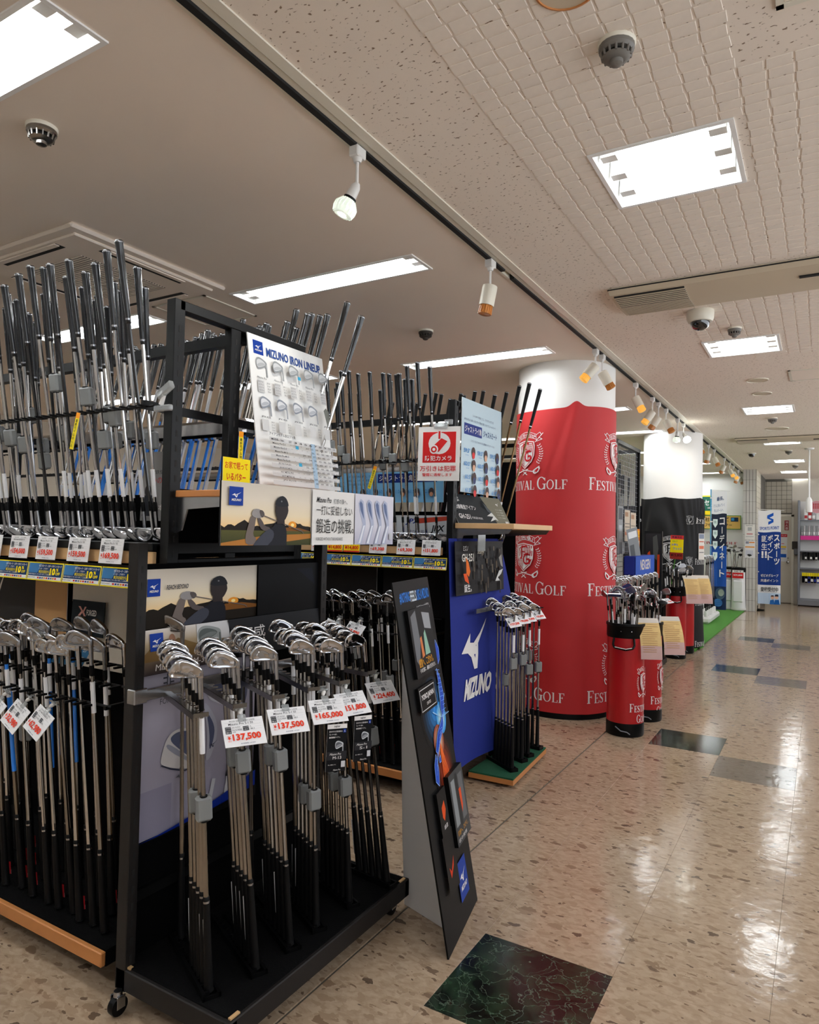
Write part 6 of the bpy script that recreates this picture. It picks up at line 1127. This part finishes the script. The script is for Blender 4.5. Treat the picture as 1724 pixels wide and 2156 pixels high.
for k, (x, y) in enumerate(((-1.60, 15.45), (-1.43, 15.3))):
    o = thing('golf_bag', 'white upright golf bag in the corner, ' + ('half behind the navy flag' if k == 0 else 'beside the tiled pillar'), 'golf bag', (x, y, .013)); b = MB('white_leather'); b.lathe([(.135, .03), (.13, .3), (.125, .78)], 24, None, None, False); b.box(-.1, .1, -.15, -.09, .16, .6, None, .03); b.obj('body', o); b = MB('white_plastic'); b.lathe([(.13, 0), (.14, .015), (.137, .05)], 24); b.obj('base', o); b = MB('black_plastic'); b.lathe([(.13, .76), (.135, .78), (.135, .84), (.12, .85), (.115, .7)], 24, None, None, False); b.box(-.135, -.125, -.03, .03, .05, .78); b.box(.122, .132, -.03, .03, .05, .78); b.obj('piping', o)
    s = Sheet(20, 16); s.rect(0, 0, 20, 16, (206, 40, 40)); s.rect(0, 0, 20, 5, (230, 226, 222)); s.text('SET', 3, 1, 14, 3, DK); s.text('¥39,800', 2, 8, 16, 4, WHT, .02); link('price_card', s.flat(.2), o, Matrix.Translation((-.1, -.155, .8)))
    J = random.Random(50 + k)
    for i in range(6):
        a = 6.28 * i / 6; f = Vector((x + .06 * math.cos(a), y + .06 * math.sin(a), .35)); club(f, Vector((math.cos(a) * .12, math.sin(a) * .12, 1)).normalized(), (-.8 if i % 2 else .8, -.5, 0), 'club in the white golf bag ' + ('behind the navy flag' if k == 0 else 'beside the tiled pillar') + ', {} of the bunch'.format(ORD[i + 1]), 'clubs in the white bags', ('wood', 'black_plastic') if i % 3 == 0 else ('cavity', 'chrome') if i % 3 == 1 else ('putter', 'satin_chrome'), 'steel', 'plain', SL - .1 + .03 * i)
card('wall_sign', 'green and yellow セット sign high on the corner wall', 'sign', (-2.72, 16.28, 2.36), (1, 0, 0), (0, 0, -1), .90, .42, (52, 110, 90), [(None, 0, 0, 100, 3, (236, 214, 60)), (None, 97, 0, 3, 47, (236, 214, 60)), (None, 0, 37, 97, 10, (246, 220, 40)), ('クラブセット', 20, 9, 72, 16, WHT), ('SET', 64, 28, 12, 4, WHT)])
card('wall_sign', 'tan and green card sign for beginners below the green sign', 'sign', (-2.6, 16.275, 1.93), (1, 0, 0), (0, 0, -1), 1.12, .30, (90, 150, 60), [(None, 1.5, 1.5, 97, 24, (222, 180, 100)), ('新社会人応援', 28, 4, 52, 8, DK), ('ゴルフセットコーナー', 24, 15, 60, 7, DK), (None, 82, 4, 13, 8, (30, 50, 70)), (None, 83, 5, 5, 5, (60, 150, 210))])
s = Sheet(100, 8); serif(s, 'FESTIVAL GOLF', 0, 0, 100, 8, (190, 30, 40)); o = thing('wall_lettering', 'red FESTIVAL GOLF lettering on the white corner wall', 'lettering', frame((-2.45, 16.297, 1.38), (1, 0, 0), (0, 0, 1))); link('print', s.flat(.90), o)
# tiled pillar: each tile a piece
pl = thing('pillar', 'pale tiled pillar between the golf corner and the aisle end', 'pillar', (-1.36, 15.3, 0)); b = MB('grout'); b.box(0, .235, 0, 2.6, 0, CEIL); b.obj('core', pl)
b = MB('grey_tile'); b.box(.001, .053, -.006, 0.0, 0.002, .215, None, .001); t1 = b.mesh('tile', 0); b = MB('tan_tile'); b.box(.235, .241, .002, .215, 0.002, .105, None, .001); t2 = b.mesh('tile', 0)
for i in range(4):
    for j in range(13): link('tile', t1, pl, Matrix.Translation((i * .0585, 0, j * .2175)))
for i in range(5):
    for j in range(26): link('tile', t2, pl, Matrix.Translation((0, i * .2175, j * .1085)))
card('wall_notice', 'white notice sheet with a square pattern and red lines taped on the pillar', 'notice', (-1.325, 15.285, 1.72), (1, 0, 0), (0, 0, -1), .18, .30, (228, 224, 218), [(None, 10, 10, 70, 6, (150, 150, 150)), (None, 30, 30, 40, 40, (176, 176, 176)), (None, 20, 100, 60, 8, (180, 60, 60)), (None, 10, 130, 80, 6, (170, 170, 170))])
card('wall_notice', 'white and orange notice sheet taped lower on the pillar', 'notice', (-1.325, 15.284, 1.40), (1, 0, 0), (0, 0, -1), .19, .34, (222, 220, 220), [(None, 10, 8, 30, 24, (140, 140, 150)), (None, 44, 12, 50, 12, (230, 140, 60)), (None, 6, 60, 88, 12, (232, 150, 50)), (None, 10, 100, 70, 50, (196, 196, 206))])
# back wall: door, tile field, shelf
dr_ = thing('door_1', 'beige steel door at the aisle end with red sticker and poster', None, (-1.30, 17.93, 0)); tag(dr_, None, None, None, 'structure'); b = MB('door_paint'); b.box(0, .70, -.03, 0.01, .01, 1.96, None, .004); b.obj('leaf', dr_); b = MB('ivory')
for q in ((-.05, 0, 0, 2.0), (.70, .75, 0, 2.0), (-.05, .75, 1.96, 2.01)): b.box(q[0], q[1], -.045, .01, q[2], q[3])
b.obj('frame', dr_); b = MB('dark_chrome'); b.lathe([(.03, 0), (.03, .01), (.014, .014), (.014, .04), (.03, .05), (.028, .07), (.01, .075)], 14, Matrix.Translation((.635, -.03, .93)) @ Matrix.Rotation(math.pi / 2, 4, 'X')); b.lathe([(.02, 0), (.018, .012)], 12, Matrix.Translation((.635, -.03, 1.02)) @ Matrix.Rotation(math.pi / 2, 4, 'X')); b.obj('door_knob', dr_)
s = Sheet(10, 26); s.rect(0, 0, 10, 26, (150, 30, 36)); s.column('消火器', 1.6, 1.6, 7, 24, (226, 200, 196), .03); sign('wall_sticker', 'tall red 消火器 sticker on the beige door', 'sticker', (-.735, 17.894, 1.87), (1, 0, 0), (0, 0, -1), s, .085, .001)
card('door_poster', 'white poster with yellow and blue drawings on the beige door', 'poster', (-.98, 17.894, 1.56), (1, 0, 0), (0, 0, -1), .30, .62, (222, 220, 218), [(None, 0, 0, 100, 22, (196, 40, 50)), ('ポイントアップ', 20, 6, 74, 10, WHT), (None, 50, 90, 44, 14, (236, 196, 60)), (None, 50, 110, 40, 4, (60, 90, 170)), (None, 50, 150, 44, 26, (30, 90, 180)), (None, 60, 70, 20, 4, (190, 60, 80))])
b = MB('grout'); b.box(-1.215, -.59, 17.93, 17.95, 2.0, CEIL); tf = tag(b.obj('wall_tile_field'), 'tan tile field above the beige door', None, None, 'structure'); b = MB('tan_tile'); b.box(.003, .0985, -.006, 0, .003, .0985, None, .001); t3 = b.mesh('tile', 0)
for i in range(6):
    for j in range(7): link('tile', t3, tf, Matrix.Translation((-1.21 + i * .103, 17.93, 2.04 + j * .103)))
o = thing('wall_phone', 'dark wall telephone box between the door and the shelf unit', 'telephone', (-.515, 17.94, 1.2)); b = MB('dark_grille'); b.box(-.07, .06, -.08, 0, .02, .2, None, .01); b.obj('body', o); b = MB('grey_steel'); b.box(-.03, .05, -.09, -.02, -.1, .04, None, .012); b.obj('handset', o)
su = thing('shelf_unit', 'grey gondola shelf unit with hanging merchandise at the right edge', 'shelf unit', (-.46, 17.75, 0)); b = MB('grey_steel'); b.box(0, .04, -.35, .15, .02, 2.3, None, .004); b.obj('end_panel', su); b = MB('white_plastic'); b.box(.04, 1.2, .1, .13, .1, 2.3); b.obj('back_panel', su); b = MB('grey_steel'); b.box(0, 1.2, -.4, .13, .02, .14, None, .01); b.obj('base', su)
for z in (1.86, 1.50, 1.18, .80): b = MB('grey_steel'); b.box(.04, 1.2, -.22, .1, z, z + .02); b.obj('shelf', su)
J = random.Random(60)
def packs(n, x0, st, y, z, h, d, mats, nm, lab, grp):
    for k in range(n):
        o = thing(nm, lab.format(ORD[k + 1]), nm.split('_')[-1], (x0 + k * st, y, z), grp); b = MB(mats[k % len(mats)]); b.box(0, st * .86, 0, d, 0, h * J.uniform(.94, 1), None, .004); b.obj('pack', o); b = MB('white_plastic' if k % 2 else mats[(k + 1) % len(mats)]); b.box(.004, st * .8, -.002, 0, h * .12, h * .4); b.obj('pack_front', o)
packs(5, -.34, .075, 17.58, 1.882, .24, .12, ['white_plastic', 'red_vinyl', 'satin_chrome', 'white_plastic'], 'boxed_item', 'slim box on the upper shelf of the far unit, {} from its end panel', 'boxes on the far shelf'); packs(9, -.40, .046, 17.58, 1.522, .24, .1, ['grey_tag', 'satin_chrome'], 'hanging_pack', 'grey pack on the second shelf of the far unit, {} from its end panel', 'grey packs on the far shelf')
packs(8, -.38, .05, 17.58, 1.0, .17, .1, ['black_plastic', 'black_plastic', 'black_panel'], 'hanging_pack', 'black pack on the third shelf of the far unit, {} from its end panel', 'black packs on the far shelf'); packs(7, -.38, .056, 17.58, .5, .22, .1, ['black_panel', 'black_panel', 'blue_cloth'], 'hanging_pack', 'black pack on the lowest shelf of the far unit, {} from its end panel', 'low packs on the far shelf')
b = MB('pink_plastic'); b.box(-.41, .7, 17.50, 17.515, 1.44, 1.53); tag(b.obj('shelf_strip'), 'bright pink strip along the second shelf of the far unit', 'shelf strip'); b = MB('wood_edge', 'wood_edge'); 
o = thing('shelf_card', 'yellow header cards over the low packs on the far unit', 'card', (-.38, 17.56, .72)); s = Sheet(40, 7); s.rect(0, 0, 40, 7, (226, 206, 30)); [s.rect(k * 4 + 3.4, 0, k * 4 + 3.9, 7, (120, 110, 40)) for k in range(10)]; b = MB('white_paper'); b.box(0, .42, 0, .003, -.07, 0); b.obj('card', o); link('print', s.flat(.42), o)
o = thing('round_pop', 'round pink printed hanging sign above the far shelf unit', 'sign', (-.10, 17.5, 2.16)); b = MB('white_paper'); b.lathe([(.14, 0), (.14, .004)], 28, Matrix.Rotation(math.pi / 2, 4, 'X')); b.obj('disc', o); s = Sheet(28, 28); s.disc(14, 14, 13.6, 13.6, (206, 150, 156), 28); [s.disc(8 + 4 * (k % 4), 8 + 4 * (k // 4), 1.6, 1.8, (180, 60, 70), 8) for k in range(12)]; link('print', s.flat(.28), o, Matrix.Translation((-.14, -.0045, .14)))
o = thing('pendant_speaker', 'white cylinder hanging on a rod from the far ceiling', 'pendant', (-.17, 12.0, CEIL)); b = MB('white_plastic'); b.lathe([(.07, 0), (.06, -.02), (.02, -.03)], 16); b.obj('canopy', o); b = MB('white_plastic'); b.cyl((0, 0, -.02), (0, 0, -.76), .012, n=8); b.obj('rod', o); b = MB('white_plastic'); b.lathe([(.02, -.74), (.04, -.78), (.042, -.96), (.036, -.965)], 20); b.obj('cylinder', o)
